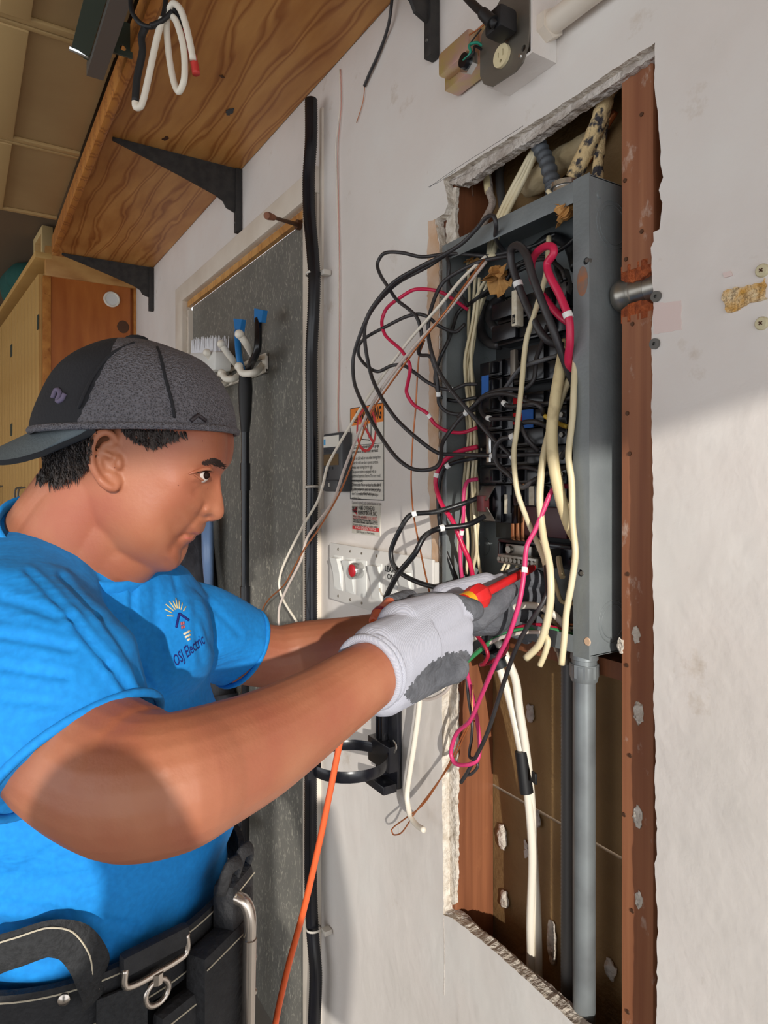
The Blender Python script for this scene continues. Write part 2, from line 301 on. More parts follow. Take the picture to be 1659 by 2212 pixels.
def shirtm():
    t, p, N, L = nt('shirt_blue'); p.inputs['Roughness'].default_value = 0.85
    n = N('ShaderNodeTexNoise', i_Scale=180.0, i_Detail=2.0); L(coords(t), n.inputs['Vector']); L(ramp(t, n.outputs['Fac'], [(0.3, S(6, 128, 208)), (0.7, S(14, 140, 222))]), p.inputs['Base Color'])
    n2 = N('ShaderNodeTexNoise', i_Scale=7.0, i_Detail=3.0, i_Distortion=1.0); L(coords(t, (1.0, 1.0, 2.2), (0.5, 0.4, 0)), n2.inputs['Vector']); b = N('ShaderNodeBump', i_Strength=0.35, i_Distance=0.02); L(n2.outputs['Fac'], b.inputs['Height']); L(b.outputs['Normal'], p.inputs['Normal'])
shirtm()
def mesh_cloth():
    t, p, N, L = nt('cap_mesh'); p.inputs['Roughness'].default_value = 0.7; v = N('ShaderNodeTexVoronoi', i_Scale=520.0); L(coords(t), v.inputs['Vector'])
    L(ramp(t, v.outputs['Distance'], [(0.1, S(62, 60, 64)), (0.5, S(112, 109, 114))]), p.inputs['Base Color']); b = N('ShaderNodeBump', i_Strength=0.8, i_Distance=0.003); L(v.outputs['Distance'], b.inputs['Height']); L(b.outputs['Normal'], p.inputs['Normal'])
mesh_cloth()
plain('cap_black', S(34, 34, 38), 0.85, bump=0.1, bsc=300); plain('brim_grey', S(100, 110, 114), 0.85, bump=0.15, bsc=300); plain('brim_under', S(28, 30, 34), 0.9); plain('cap_emblem', S(52, 44, 48), 0.5); plain('thread_mauve', S(110, 100, 124), 0.8)
def knit():
    t, p, N, L = nt('glove_knit'); p.inputs['Roughness'].default_value = 0.9; p.inputs['Base Color'].default_value = S(176, 178, 190)
    wv = N('ShaderNodeTexWave', i_Scale=190.0, i_Distortion=3.0, i_Detail=2.0); L(coords(t, (1, 1, 1), (0.3, 0.5, 0.6)), wv.inputs['Vector']); L(ramp(t, wv.outputs['Fac'], [(0.1, S(172, 174, 187)), (0.9, S(186, 187, 198))]), p.inputs['Base Color'])
    b = N('ShaderNodeBump', i_Strength=0.16, i_Distance=0.002); L(wv.outputs['Fac'], b.inputs['Height']); L(b.outputs['Normal'], p.inputs['Normal'])
knit()
plain('glove_coat', S(78, 80, 86), 0.85, c2=S(104, 106, 112), sc=26, bump=0.25, bsc=120); plain('belt_black', S(26, 26, 29), 0.75, c2=S(40, 40, 42), sc=30, bump=0.25, bsc=120); plain('webbing', S(44, 45, 47), 0.85, c2=S(32, 33, 35), sc=220, bump=0.4); plain('stitch', S(196, 186, 164), 0.8); plain('trouser', S(30, 32, 38), 0.85); plain('shoe', S(40, 34, 30), 0.7)
plain('embroider_navy', S(14, 24, 110), 0.7); plain('embroider_gold', S(214, 196, 142), 0.7); plain('embroider_red', S(186, 96, 104), 0.7); plain('embroider_cream', S(226, 214, 186), 0.7)
plain('maroon', S(84, 38, 40), 0.4); plain('nail_rust', S(96, 66, 48), 0.6, 0.5); plain('tie_white', S(206, 200, 190), 0.5)
# ------------------------------------------------------------------ the room
def S2(px, py): p = W(px, py); return (p.x, p.z)
X_L, X_R, Z_T, TH = -3.56, 0.75, 2.90, 0.02
hole = [S2(*q) for q in [(958, 388), (1040, 336), (1130, 279), (1230, 215), (1330, 147), (1415, 92), (1413, 180), (1425, 300), (1427, 328), (1428, 355), (1432, 383), (1423, 411), (1430, 438), (1427, 466), (1424, 494), (1410, 502), (1412, 521), (1406, 535), (1407, 577), (1408, 604), (1413, 668), (1409, 687), (1408, 798), (1407, 900), (1410, 1000), (1411, 1100), (1408, 1200), (1412, 1300), (1413, 1400), (1411, 1500), (1416, 1600), (1415, 1700), (1418, 1800), (1416, 1900), (1420, 2000), (1418, 2100), (1417, 2212), (1417, 2325), (1340, 2280), (1231, 2204), (1134, 2114), (1056, 2044), (974, 1981), (958, 1976), (958, 1935), (956, 1818), (955, 1701), (955, 1584), (955, 1506), (952, 1400), (950, 1250), (948, 1000), (950, 700), (950, 530), (942, 492), (940, 474), (960, 462), (968, 440), (962, 410)]]
hole = ragged(hole, 0.006, 0.0013, 3)
DX0, DX1 = wx(403), wx(664)                                   # the door opening
DZ = (wz(403, 645) + wz(656, 458)) / 2
def flat_with_hole(outer, inner):
    bm = bmesh.new(); es = []
    for loop in (outer, inner):
        vs_ = [bm.verts.new((p[0], 0.0, p[1])) for p in loop]
        es += [bm.edges.new((vs_[i], vs_[(i + 1) % len(vs_)])) for i in range(len(vs_))]
    bmesh.ops.triangle_fill(bm, use_beauty=True, use_dissolve=False, edges=es, normal=(0, -1, 0))
    return bm
def solid_wall(name, outer, inner, y0, y1, m, medge):
    bm = flat_with_hole(outer, inner)
    for v in bm.verts: v.co.y = y0
    front = list(bm.faces); r = bmesh.ops.extrude_face_region(bm, geom=front)
    nv = [g for g in r['geom'] if isinstance(g, bmesh.types.BMVert)]
    for v in nv: v.co.y = y1
    rr = random.Random(9)
    bm.verts.index_update(); V = [v.co.copy() for v in bm.verts]; Fc = [[v.index for v in f.verts] for f in bm.faces]; bm.free()
    for v in V:                                              # the back of the cut is rougher than the front
        if abs(v.y - y1) < 1e-6: v.x += rr.uniform(-.0012, .0012); v.z += rr.uniform(-.0012, .0012)
    mi = []
    for f in Fc:
        ys = [V[i].y for i in f]; mi.append(1 if max(ys) - min(ys) > 0.004 else 0)
    return mk(name, V, Fc, None, kind='structure', mats=[m, medge], mi=mi)
outer = [(DX1, 0), (DX1, DZ), (DX0, DZ), (DX0, 0), (X_L, 0), (X_L, Z_T), (X_R, Z_T), (X_R, 0)]
wall = solid_wall('wall_panel', outer, hole, 0.0, TH, 'plaster', 'plaster_core')
tag(wall, 'painted plaster wall with a ragged hole cut around the breaker panel', None)
# a second, thicker lath coat behind the skin gives the cut edge its depth on the top and left
def strip(name, pts, y0, y1, m, amp, seed, **k):
    poly = [Vector((x, y0, z)) for x, z in ragged([S2(*q) for q in pts], 0.004, amp, seed)]
    V, Fc = prism(poly, y1 - y0, Vector((0, 1, 0))); return mk(name, V, Fc, m, wall, **k)
strip('cut_edge', [(950, 392), (1416, 86), (1416, 104), (985, 398)], 0.012, 0.030, 'plaster_dirty', .002, 1)
strip('cut_edge', [(949, 470), (961, 400), (972, 400), (970, 515), (954, 545), (952, 1340), (966, 1400), (972, 1480), (970, 1960), (948, 1965)], 0.0155, 0.022, 'plaster_core', .003, 2)
strip('cut_edge', [(955, 1968), (1240, 2215), (1232, 2222), (948, 1984)], 0.004, 0.030, 'plaster_dirty', .002, 4)
strip('bare_patch', [(926, 478), (940, 474), (949, 530), (949, 700), (947, 1000), (949, 1262), (938, 1250), (926, 1050), (928, 800), (923, 640)], -0.0012, 0.004, 'tan_paint', .002, 5)
strip('paint_patch', [(1413, 655), (1470, 650), (1473, 712), (1413, 722)], -0.0008, 0.003, 'pink_paint', .001, 6)
strip('glue_patch', [(1566, 630), (1610, 618), (1659, 600), (1659, 648), (1612, 660), (1572, 676)], -0.003, 0.003, 'glue', .003, 8)
strip('glue_patch', [(1562, 590), (1580, 585), (1584, 596), (1566, 600)], -0.0015, 0.003, 'pink_paint', .001, 10)
for px, py in [(1648, 585), (1647, 699)]:
    p = W(px, py); a = mk('wall_anchor', *rod(p + Vector((0, .004, 0)), p - Vector((0, .004, 0)), [(0, .0075), (.8, .0075), (1, .0062)]), 'anchor', wall, smooth=True)
    mk('screw', *join(obox(p - Vector((0, .0043, 0)), Vector((.7, 0, .7)), Vector((0, 1, 0)), Vector((-.7, 0, .7)), .005, .001, .0012), obox(p - Vector((0, .0043, 0)), Vector((.7, 0, .7)), Vector((0, 1, 0)), Vector((-.7, 0, .7)), .0012, .001, .005)), 'nail_rust', a)
for px, py in [(1419, 641), (1416, 743)]:
    p = W(px, py); mk('wall_screw', *join(rod(p + Vector((0, .004, 0)), p - Vector((0, .0005, 0)), [(0, .007), (1, .007)], 14), holed(circ(p.x, p.z, .007), [circ(p.x, p.z, .0026, 6)], p.y - .0035, p.y - .0005)), 'steel_dark', wall, smooth=True)
for nm, l, r_ in (('pencil_line', [(927, 405), (960, 381), (1010, 348), (1080, 304), (1130, 272)], .0004), ('pencil_line', [(925, 404), (950, 392), (985, 368)], .0004), ('crack', [(958, 1982), (960, 2060), (959, 2150)], .0005), ('crack', [(860, 1610), (859, 1690), (862, 1800)], .0004)):
    mk(nm, *sweep(catmull([W(a_, b_, -.0001) for a_, b_ in l], 4), r_, 5), 'ink_grey' if nm == 'pencil_line' else 'plaster_dirty', wall)
# framing inside the wall
SX0, SX1 = wx(1341, .022), wx(1409, .022); LSX = wx(985, .022); BACK = .112
za, zb = wz(1375, 585, .022), wz(1375, 672, .022)
def stud(name, x0, x1, z0, z1, m, seed, parent=wall):
    rr = random.Random(seed); n = 14; P = []
    V, Fc = [], []
    sec = [(x0, .024), (x0 + .002, .022), (x1 - .002, .022), (x1, .024), (x1, BACK), (x0, BACK)]
    for i in range(n + 1):
        z = z0 + (z1 - z0) * i / n; j = rr.uniform(-.0006, .0006); V += [(x + j, y, z) for x, y in sec]
    k = len(sec)
    for i in range(n):
        for q in range(k): Fc.append((i * k + q, i * k + (q + 1) % k, (i + 1) * k + (q + 1) % k, (i + 1) * k + q))
    Fc += [tuple(range(k)), tuple(n * k + q for q in range(k))]
    return mk(name, V, Fc, m, parent)
s1 = stud('stud', SX0, SX1, za + .004, 2.60, 'stud_wood', 1); s2 = stud('stud', SX0, SX1, 0.05, zb - .004, 'stud_wood', 2); s3 = stud('stud', LSX - .045, LSX, 0.05, 2.60, 'stud_clean', 3)
for st_, z0, s in ((s1, za, 1), (s2, zb, -1)):               # rough sawn ends around the pipe
    rr = random.Random(5); V = []; n = 12; Fc = []
    for i in range(n):
        x = SX0 + (SX1 - SX0) * i / (n - 1); y = .020 + .004 * rr.random(); d = (.006 + .012 * math.sin(math.pi * i / (n - 1)) + rr.uniform(0, .004)) * -s
        V += [(x, y, z0 + s * .012), (x, y, z0 + d * .7), (x, .07, z0 + d), (x, .07, z0 + s * .012)]
    for i in range(n - 1): Fc += [(4 * i + q, 4 * i + (q + 1) % 4, 4 * i + 4 + (q + 1) % 4, 4 * i + 4 + q) for q in range(4)]
    mk('sawn_end', V, Fc + [(0, 1, 2, 3), (4 * n - 4, 4 * n - 3, 4 * n - 2, 4 * n - 1)], 'raw_cut', st_)
box('stud', LSX - .35, SX1 + .25, .023, BACK, 2.42, 2.46, 'stud_clean', wall)
box('blocking', LSX, SX0, .06, BACK, wz(1290, 1455, .06), wz(1290, 1418, .06), 'stud_clean', wall)
box('back_sheathing', LSX - .10, SX1 + .25, BACK, BACK + .012, 1.02, 2.62, 'sheathing', wall, bev=.002)
box('back_sheathing', LSX - .10, SX1 + .25, BACK + .002, BACK + .014, 0.02, 1.014, 'sheathing', wall, bev=.002)
box('stud', SX1 + .012, SX1 + .05, .03, BACK, .05, 2.6, 'stud_clean', wall)
for px, py, d in [(1386, 247, 1), (1386, 500, 1), (1366, 700, 1), (1355, 893, 1), (1360, 980, 1), (1356, 1240, 1), (1354, 1437, 0), (1361, 1632, 0), (1348, 1760, 0), (1366, 1968, 0), (1356, 2186, 0), (1352, 560, 1), (1350, 390, 1)]:
    p = W(px, py, .0215); mk('nail_head', *rod(p, p - Vector((0, .001, 0)), [(0, .0032), (1, .0028)], 9), 'nail_rust', s1 if py < 620 else s2)
for px, py, r_ in [(1379, 1540, .012), (1378, 1764, .011), (1340, 1395, .008), (1380, 1945, .009), (1375, 1370, .009)]:
    p = W(px, py, .0215); V, Fc = ball(p, r_, 3, (.7, .12, 1.35))
    V = [v + Vector((mnoise.noise(v * 300) * .003, mnoise.noise(v * 400) * .0012, mnoise.noise(v * 300 + Vector((5, 0, 0))) * .003)) for v in V]; mk('plaster_blob', V, Fc, 'plaster_core', s2, smooth='all')
for px, py, r_, st in [(1084, 1808, .016, 1.5), (1089, 1942, .014, 1.3), (1192, 2035, .014, 2.6), (1318, 2092, .014, 1.2), (1146, 1540, .012, 1.4), (1160, 1770, .012, 1.5), (1137, 1835, .008, 2.2)]:
    p = W(px, py, BACK - .002); V, Fc = ball(p, r_, 3, (.8, .3, st)); V = [v + Vector((mnoise.noise(v * 120) * .006, 0, mnoise.noise(v * 130 + Vector((5, 0, 0))) * .006)) for v in V]
    mk('plaster_key', V, Fc, 'plaster_core' if r_ > .0125 else 'plaster_dirty', wall, smooth='all')
bs = [W(1012, 388, .05), W(1022, 380, .045), W(1035, 388, .045), W(1037, 395, .05), W(1024, 396, .047), W(1020, 405, .047), W(1022, 424, .05)]
mk('cable_staple', *sweep(catmull(bs, 4), .0018, 6), 'nail_rust', s3, smooth=True)

# door with its casing, covered in speckled grey sheet
TZ0, TZ1 = DZ, (wz(388, 622) + wz(656, 402)) / 2
box('door_1', DX0 + .004, DX1 - .004, .022, .06, .01, DZ - .02, 'door_slab', kind='structure', bev=.002, label='grey speckled door behind the electrician')
box('trim_1', wx(388), DX0, -.018, .004, 0, TZ1, 'trim_white', kind='structure', bev=.004); box('trim_2', wx(388), wx(694), -.0185, .004, TZ0, TZ1, 'trim_white', kind='structure', bev=.004)
box('trim_3', DX1 - .004, wx(694), -.012, .004, 0, TZ0, 'trim_white', kind='structure', bev=.003)
box('trim_4', DX0, DX1, .004, .02, DZ - .022, DZ, 'pale_wood', kind='structure'); box('trim_5', DX0 - .002, DX0 + .012, .004, .03, 0, DZ - .035, 'trim_white', kind='structure'); box('trim_6', DX1 - .018, DX1, .0, .03, 0, DZ - .035, 'trim_white', kind='structure')
box('trim_7', wx(694), wx(694) + .014, -.006, .004, wz(694, 1100), TZ1 + .14, 'trim_white', kind='structure', bev=.003)
# shell
box('floor', -6.6, 2.4, -6.0, .3, -.05, 0, 'floor_concrete', kind='structure')
box('ceiling', -6.6, 2.1, -6.0, .3, Z_T, Z_T + .05, 'ceiling_dark', kind='structure')
box('wall_back', -6.65, -6.55, -6.0, .3, 0, Z_T, 'ceiling_dark', kind='structure')
box('wall_header', 2.0, 2.12, -6.0, .1, 2.245, Z_T, 'plaster', kind='structure')
box('wall_corner', X_L - 3.05, X_L, .0, .05, 0, Z_T, 'plaster', kind='structure')

# ------------------------------------------------------------------ shelf with brackets
SZ = 2.587
sh = empty('wall_shelf', (-1.7, -.21, SZ), 'long plywood shelf with a wooden lip carried by black brackets', 'shelf')
box('shelf_board', X_L + .31, .35, -.415, -.002, SZ, SZ + .018, 'plywood', sh)
box('front_lip', X_L + .46, .35, -.434, -.412, SZ - .034, SZ + .03, 'lip_wood', sh, bev=.003)
for px, py, s in [(497, 241, 1.0), (357, 299, .8), (480, 165, .3)]:
    p = ZP(px, py, SZ - .0012); V, Fc = ball(p, .010 * s, 4, (1.9, .9, .08)); V = [v + Vector((mnoise.noise(v * 140) * .012, mnoise.noise(v * 140 + Vector((9, 0, 0))) * .009, 0)) for v in V]; mk('knot', V, Fc, 'ink_grey' if s > .9 else 'nail_rust', sh)
def bracket(px_post, where):
    x = wx(px_post, -.01); zb_ = 2.385
    b = empty('shelf_bracket', (x, 0, zb_), 'black steel shelf bracket ' + where, 'bracket', None)
    box('post', x - .011, x + .011, -.022, -.001, zb_, SZ - .002, 'black_matte', b, bev=.003)
    prof = [(-.385, SZ - .002), (-.385, SZ - .010), (-.20, SZ - .062), (-.085, SZ - .098), (-.06, SZ - .112), (-.05, SZ - .13), (-.022, SZ - .14), (-.022, SZ - .002)]
    V, Fc = prism([(x - .004, y, z) for y, z in prof], .008, Vector((1, 0, 0))); mk('arm', V, Fc, 'black_matte', b)
    for z in (zb_ + .03, zb_ + .10): mk('screw', *rod((x, -.0215, z), (x, -.0245, z), [(0, .004), (1, .003)], 8), 'steel_dark', b)
bracket(515, 'over the speckled grey door'); bracket(327, 'against the wooden cabinet end'); bracket(934, 'beside the gold transformer')

# ------------------------------------------------------------------ cabinets at the far end
CXE = X_L
cb = empty('cabinet', (CXE - .8, -.21, 0), 'tall tan cabinets with an orange plywood end and cream doors', 'cabinet')
box('end_panel', CXE - .02, CXE, -.40, -.028, .1, 2.60, 'cabinet_ply', cb); box('end_rail', CXE - .02, CXE + .012, -.415, -.004, 2.578, 2.72, 'pale_wood', cb, bev=.002)
box('end_stile', CXE - .02, CXE + .008, -.425, -.39, .1, 2.578, 'lip_wood', cb, bev=.003); box('recess_strip', CXE - .024, CXE - .018, -.028, -.012, .1, 2.578, 'cabinet_ply', cb); box('end_stile', CXE - .02, CXE + .008, -.012, -.001, .1, 2.578, 'lip_wood', cb)
cdv = Vector((-.9973, -.0732, 0)); nv_ = Vector((.0732, -.9973, 0))
base = Vector((CXE - .01, -.43, 0))
for i in range(4):
    a = .012 + i * .44; c = base + cdv * (a + .215) + Vector((0, 0, 1.33))
    d = mk('door', *obox(c, cdv, nv_, UP, .428, .010, 2.52), 'cab_cream', cb)
    for g0, g1 in ((.001, .108), (.113, .213), (.218, .318), (.323, .429)): mk('plank', *obox(base + cdv * (a + (g0 + g1) / 2) + nv_ * .0065 + Vector((0, 0, 1.33)), cdv, nv_, UP, g1 - g0, .007, 2.52, .0015), 'cab_cream', d, smooth=True)
    hx = a + (.38 if i % 2 == 0 else .05); h = base + cdv * hx + nv_ * .01
    hz = 1.50; mk('handle', *sweep(catmull([h + UP * (hz - .07), h + nv_ * .03 + UP * (hz - .06), h + nv_ * .034 + UP * hz, h + nv_ * .03 + UP * (hz + .06), h + UP * (hz + .07)], 5), .005, 6), 'steel_dark', d, smooth=True)
    e = base + cdv * (a + (.012 if i % 2 == 0 else .42)) + nv_ * .011
    for z in (2.36, 1.9): mk('hinge', *obox(e + UP * z, cdv, nv_, UP, .03, .004, .07, .001), 'green_steel', d)
mk('top_board', *obox(base + cdv * .9 - nv_ * .2 + UP * 2.67, cdv, nv_, UP, 1.85, .46, .03, .004), 'cab_cream', cb, smooth=True)
mk('carcass', *obox(base + cdv * .9 - nv_ * .215 + UP * 1.3, cdv, nv_, UP, 1.75, .40, 2.6), 'cab_cream', cb)
kp = XP(241, 647, CXE + .001); v = empty('round_vent', kp, 'white round vent cover on the orange plywood cabinet end', 'vent')
mk('ring', *sweep([kp + Vector((.004, math.cos(a) * .034, math.sin(a) * .034)) for a in [i * math.pi / 12 for i in range(24)]], .0055, 8, closed=True), 'off_white', v, smooth=True)
mk('disc', *rod(kp, kp + Vector((.004, 0, 0)), [(0, .032), (1, .031)], 24), 'white_plastic', v, smooth=True)
kp = XP(266, 706, CXE + .0005); V, Fc = ball(kp, .03, 2, (.02, 1, 1.1)); mk('knot', V, Fc, 'nail_rust', cb)
# bag and frame lying on top of the cabinets
bagc = base + cdv * 1.05 - nv_ * .10 + UP * 2.79
V, Fc = ball(bagc, .16, 4, (1.6, .9, .82)); V = [v + Vector((1, 1, .6)) * mnoise.noise(v * 8) * .04 for v in V]
for v in V: v.z = max(v.z, 2.688)
mk('cloth_bag', V, Fc, 'teal_cloth', label='dark teal cloth bag slumped on top of the tan cabinets', cat='bag', smooth='all')
fr = base + cdv * .32 - nv_ * .06 + UP * 2.688; fo = empty('wooden_frame', fr, 'cream wooden frame standing on the cabinets below the garage door', 'frame')
for q, (dx, dz, sx, sz) in enumerate([(-.11, .10, .035, .20), (.11, .10, .035, .20), (0, .0175, .185, .035), (0, .1825, .185, .035)]): mk('rail', *obox(fr + cdv * dx + UP * dz, cdv, nv_, UP, sx, .05, sz, .004), 'cream_frame', fo, smooth=True)
mk('backing', *obox(fr - nv_ * .018 + UP * .1, cdv, nv_, UP, .19, .006, .13), 'pale_wood', fo)

# ------------------------------------------------------------------ sectional garage door, open overhead
GZ, GY0 = 2.62, -.436
gd = empty('garage_door', (-1.2, -2.4, GZ), 'tan panelled sectional garage door drawn open overhead', 'garage door')
gx = [-2.907 + .604 * i for i in range(6)]
for i in range(5):
    a, b = gx[i], gx[i + 1] - .006; s = box('door_section', a, b, -4.9, GY0, GZ + .012, GZ + .02, 'door_tan', gd)
    box('rail', a, a + .022, -4.9, GY0, GZ + .002, GZ + .012, 'door_tan_rail', s, bev=.003); box('rail', b - .014, b, -4.9, GY0, GZ + .002, GZ + .012, 'door_tan_rail', s, bev=.003)
    for y in (GY0 - .215, GY0 - .95, GY0 - 1.7, GY0 - 2.5, GY0 - 3.3): box('stile', a + .022, b - .014, y - .03, y + .03, GZ - .002, GZ + .012, 'door_tan_rail', s, bev=.003)
# door track and its hanger
tp = ZP(205, 155, 2.55); ty = tp.y; tr = empty('door_track', (tp.x, ty, 2.53), 'grey steel garage door track ending beside the hanging cable coils', 'track')
def ext(poly, x0, x1): return prism([(x0, y, z) for y, z in poly], x1 - x0, Vector((1, 0, 0)))
V, Fc = ext([(ty - .018, 2.535), (ty + .018, 2.535), (ty + .018, 2.565), (ty + .015, 2.565), (ty + .015, 2.538), (ty - .015, 2.538), (ty - .015, 2.565), (ty - .018, 2.565)], tp.x, .8); mk('channel', V, Fc, 'steel_dark', tr)
V, Fc = prism([(tp.x + .035, ty - .055, 2.562), (tp.x + .035, ty - .02, 2.550), (tp.x + .38, ty - .02, 2.550), (tp.x + .38, ty - .055, 2.562)], .004, UP); mk('flange', V, Fc, 'green_steel', tr)
mk('bolt', *rod((tp.x + .045, ty - .02, 2.555), (tp.x + .045, ty - .06, 2.560), [(0, .006), (1, .006)], 8), 'steel_bright', tr, smooth=True)
# the plate has a real bolt hole; it is cut flat and then turned to face along the track
V, Fc = holed(rect(ty + .01, ty + .06, 2.54, 2.615), [circ(ty + .04, 2.557, .007)], 0, .005); mk('hanger_plate', [Vector((tp.x + .11 + v.y, v.x, v.z)) for v in V], Fc, 'green_steel', tr)
# ------------------------------------------------------------------ breaker panel
YF, YB = -.012, .086
PX0, PX1 = wx(957, YF), wx(1275, YF)
PZ1 = (wz(1275, 381, YF) + wz(957, 528, YF)) / 2; PZ0 = wz(1262, 1416, YF)
pn = empty('breaker_panel', ((PX0 + PX1) / 2, .04, PZ0), 'grey steel breaker panel box with its cover removed', 'breaker panel')
box('back_plate', PX0, PX1, YB - .002, YB, PZ0, PZ1, 'panel_grey', pn)
FL = PX1 - wx(1240, YF)
box('side_wall', PX1 - .002, PX1, YF, YB, PZ0, PZ1, 'panel_grey', pn, bev=.0008); box('side_wall', PX0, PX0 + .002, YF, YB, PZ0, PZ1, 'panel_grey', pn)
box('top_wall', PX0, PX1, YF, YB, PZ1 - .002, PZ1, 'panel_grey', pn); box('bottom_wall', PX0, PX1, YF, YB, PZ0, PZ0 + .002, 'panel_grey', pn)
mk('front_flange', *holed(rect(PX1 - FL, PX1, PZ0 - .004, PZ1 + .002), [circ(W(a_, b_, YF - .002).x, W(a_, b_, YF - .002).z, .005) for a_, b_ in ((1266, 564), (1254, 1238))], YF - .002, YF), 'panel_grey', pn); box('front_flange', PX0, PX0 + .012, YF - .002, YF, PZ0, PZ1, 'panel_grey', pn, bev=.0009)
box('front_flange', PX0 + .012, PX1 - FL, YF - .002, YF, PZ1 - .030, PZ1, 'panel_grey', pn, bev=.0009); box('front_flange', PX0 + .012, PX1 - FL, YF - .002, YF, PZ0, PZ0 + .025, 'panel_grey', pn, bev=.0009)
def ring(c, n_, r, tr, m, parent, name='knockout'):
    a = n_.orthogonal().normalized(); b = n_.cross(a)
    mk(name, *sweep([c + (a * math.cos(q) + b * math.sin(q)) * r for q in [i * math.pi / 14 for i in range(28)]], tr, 5, closed=True), m, parent, smooth='all')
for py, r in ((490, .034), (490, .028), (1340, .030), (1340, .024)):
    ring(Vector((PX1 + .0002, .035, wz(1305, py, .03))), Vector((1, 0, 0)), r, .0007, 'panel_grey', pn)
for px, py in ((1266, 564), (1254, 1238)):
    p = W(px, py, YF - .0021); mk('screw', *rod(p + Vector((.003, .004, 0)), p + Vector((.003, -.002, 0)), [(0, .004), (1, .003)], 10), 'steel_dark', pn, smooth=True)
p = W(1291, 414, -.005); mk('rivet', *rod(Vector((PX1, .006, p.z)), Vector((PX1 + .002, .006, p.z)), [(0, .005), (1, .004)], 12), 'panel_grey', pn, smooth=True)
p = W(1269, 1386, YF - .002); mk('rivet', *rod(p, p - Vector((0, .001, 0)), [(0, .006), (1, .005)], 12), 'tan_paint', pn, smooth=True)
V, Fc = ball(Vector((PX1 - .012, YF - .0022, wz(1285, 600, YF))), .011, 3, (.9, .03, 1.9)); mk('rust_stain', V, Fc, 'rust', pn)
for px, py, r in ((1045, 790, .016), (1045, 1180, .016)): ring(W(px, py, YB - .003), Vector((0, 1, 0)), r, .0007, 'panel_grey', pn)
# makers' plate above the main breaker
p0, p1 = W(1083, 657, YB - .004), W(1130, 640, YB - .004); zc = (p0.z + p1.z) / 2
lb = box('approval_label', p0.x, p1.x, YB - .005, YB - .003, zc - .009, zc + .009, 'black_line', pn, bev=.002)
text('UNDERWRITERS', (p0.x + .016, YB - .0055, zc + .0015), (1, 0, 0), (0, 0, 1), .0058, 'label_beige', lb, width=(p1.x - p0.x) * .6)
text('LABORATORIES', (p0.x + .016, YB - .0055, zc - .0055), (1, 0, 0), (0, 0, 1), .0058, 'label_beige', lb, width=(p1.x - p0.x) * .6)
ring(Vector((p0.x + .0085, YB - .0055, zc)), Vector((0, 1, 0)), .006, .0006, 'label_beige', lb, 'seal'); text('UL', (p0.x + .0085, YB - .0056, zc - .002), (1, 0, 0), (0, 0, 1), .006, 'label_beige', lb, align='CENTER')
# bus bars and neutral block
YBK = .022
rx0, rx1, rx2 = wx(1032, YBK), wx(1101, YBK), wx(1216, YBK)
for k in range(3):
    x = wx(1108 + 11 * k, .05); box('bus_bar', x, x + .008, .045, .06, wz(1110, 1165, .05), wz(1110, 1040, .05), 'bus_copper', pn, bev=.001)
box('bus_base', rx0 + .01, rx2 + .01, .055, YB - .003, wz(1100, 1165, .05), wz(1100, 740, .05), 'panel_dark', pn, bev=.002)
box('bus_base', wx(1130, .05), wx(1228, .05), .046, .07, wz(1180, 1160, .05), wz(1180, 1095, .05), 'maroon', pn, bev=.002)
nx0, nx1 = wx(1083, .03), wx(1240, .03); nz1, nz0 = wz(1090, 1163, .03), wz(1090, 1215, .03)
nb = box('neutral_block', nx0, nx1, .045, YB - .003, nz0, nz1, 'black_plastic', pn, bev=.003)
box('block_rim', nx0, nx1, .022, .046, nz1 - .006, nz1, 'black_plastic', nb, bev=.002); box('block_rim', nx0, nx0 + .006, .022, .046, nz0, nz1 - .006, 'black_plastic', nb, bev=.002)
box('lug', nx0 + .015, nx0 + .075, .026, .046, nz1 - .026, nz1 - .008, 'steel', nb, bev=.002); mk('lug_screw', *rod((nx0 + .026, .026, nz1 - .017), (nx0 + .026, .021, nz1 - .017), [(0, .007), (1, .006)], 12), 'steel', nb, smooth=True)
tb = box('terminal_bar', nx0 + .008, nx0 + .098, .014, .034, nz0 + .001, nz0 + .016, 'steel', nb, bev=.0015)
for k in range(9):
    x = nx0 + .014 + k * .0098; mk('terminal_screw', *rod((x, .014, nz0 + .008), (x, .0105, nz0 + .008), [(0, .0042), (1, .0036)], 10), 'steel', tb, smooth=True)
    if k in (1, 2, 4, 6): mk('wire_stub', *sweep([Vector((x, .02, nz0 + .004)), Vector((x - .003, .012, nz0 - .012))], .0026, 8), 'wire_cream', tb, smooth=True)
x = nx0 + .115; box('block_rib', x, x + .005, .02, .046, nz0 + .002, nz1 - .008, 'steel_dark', nb)
pa = [W(1207, 1205, .03), W(1210, 1225, .02), W(1215, 1247, .012)]; mk('wire_stub', *sweep(catmull(pa), .0045, 8), 'wire_cream', nb, smooth=True)

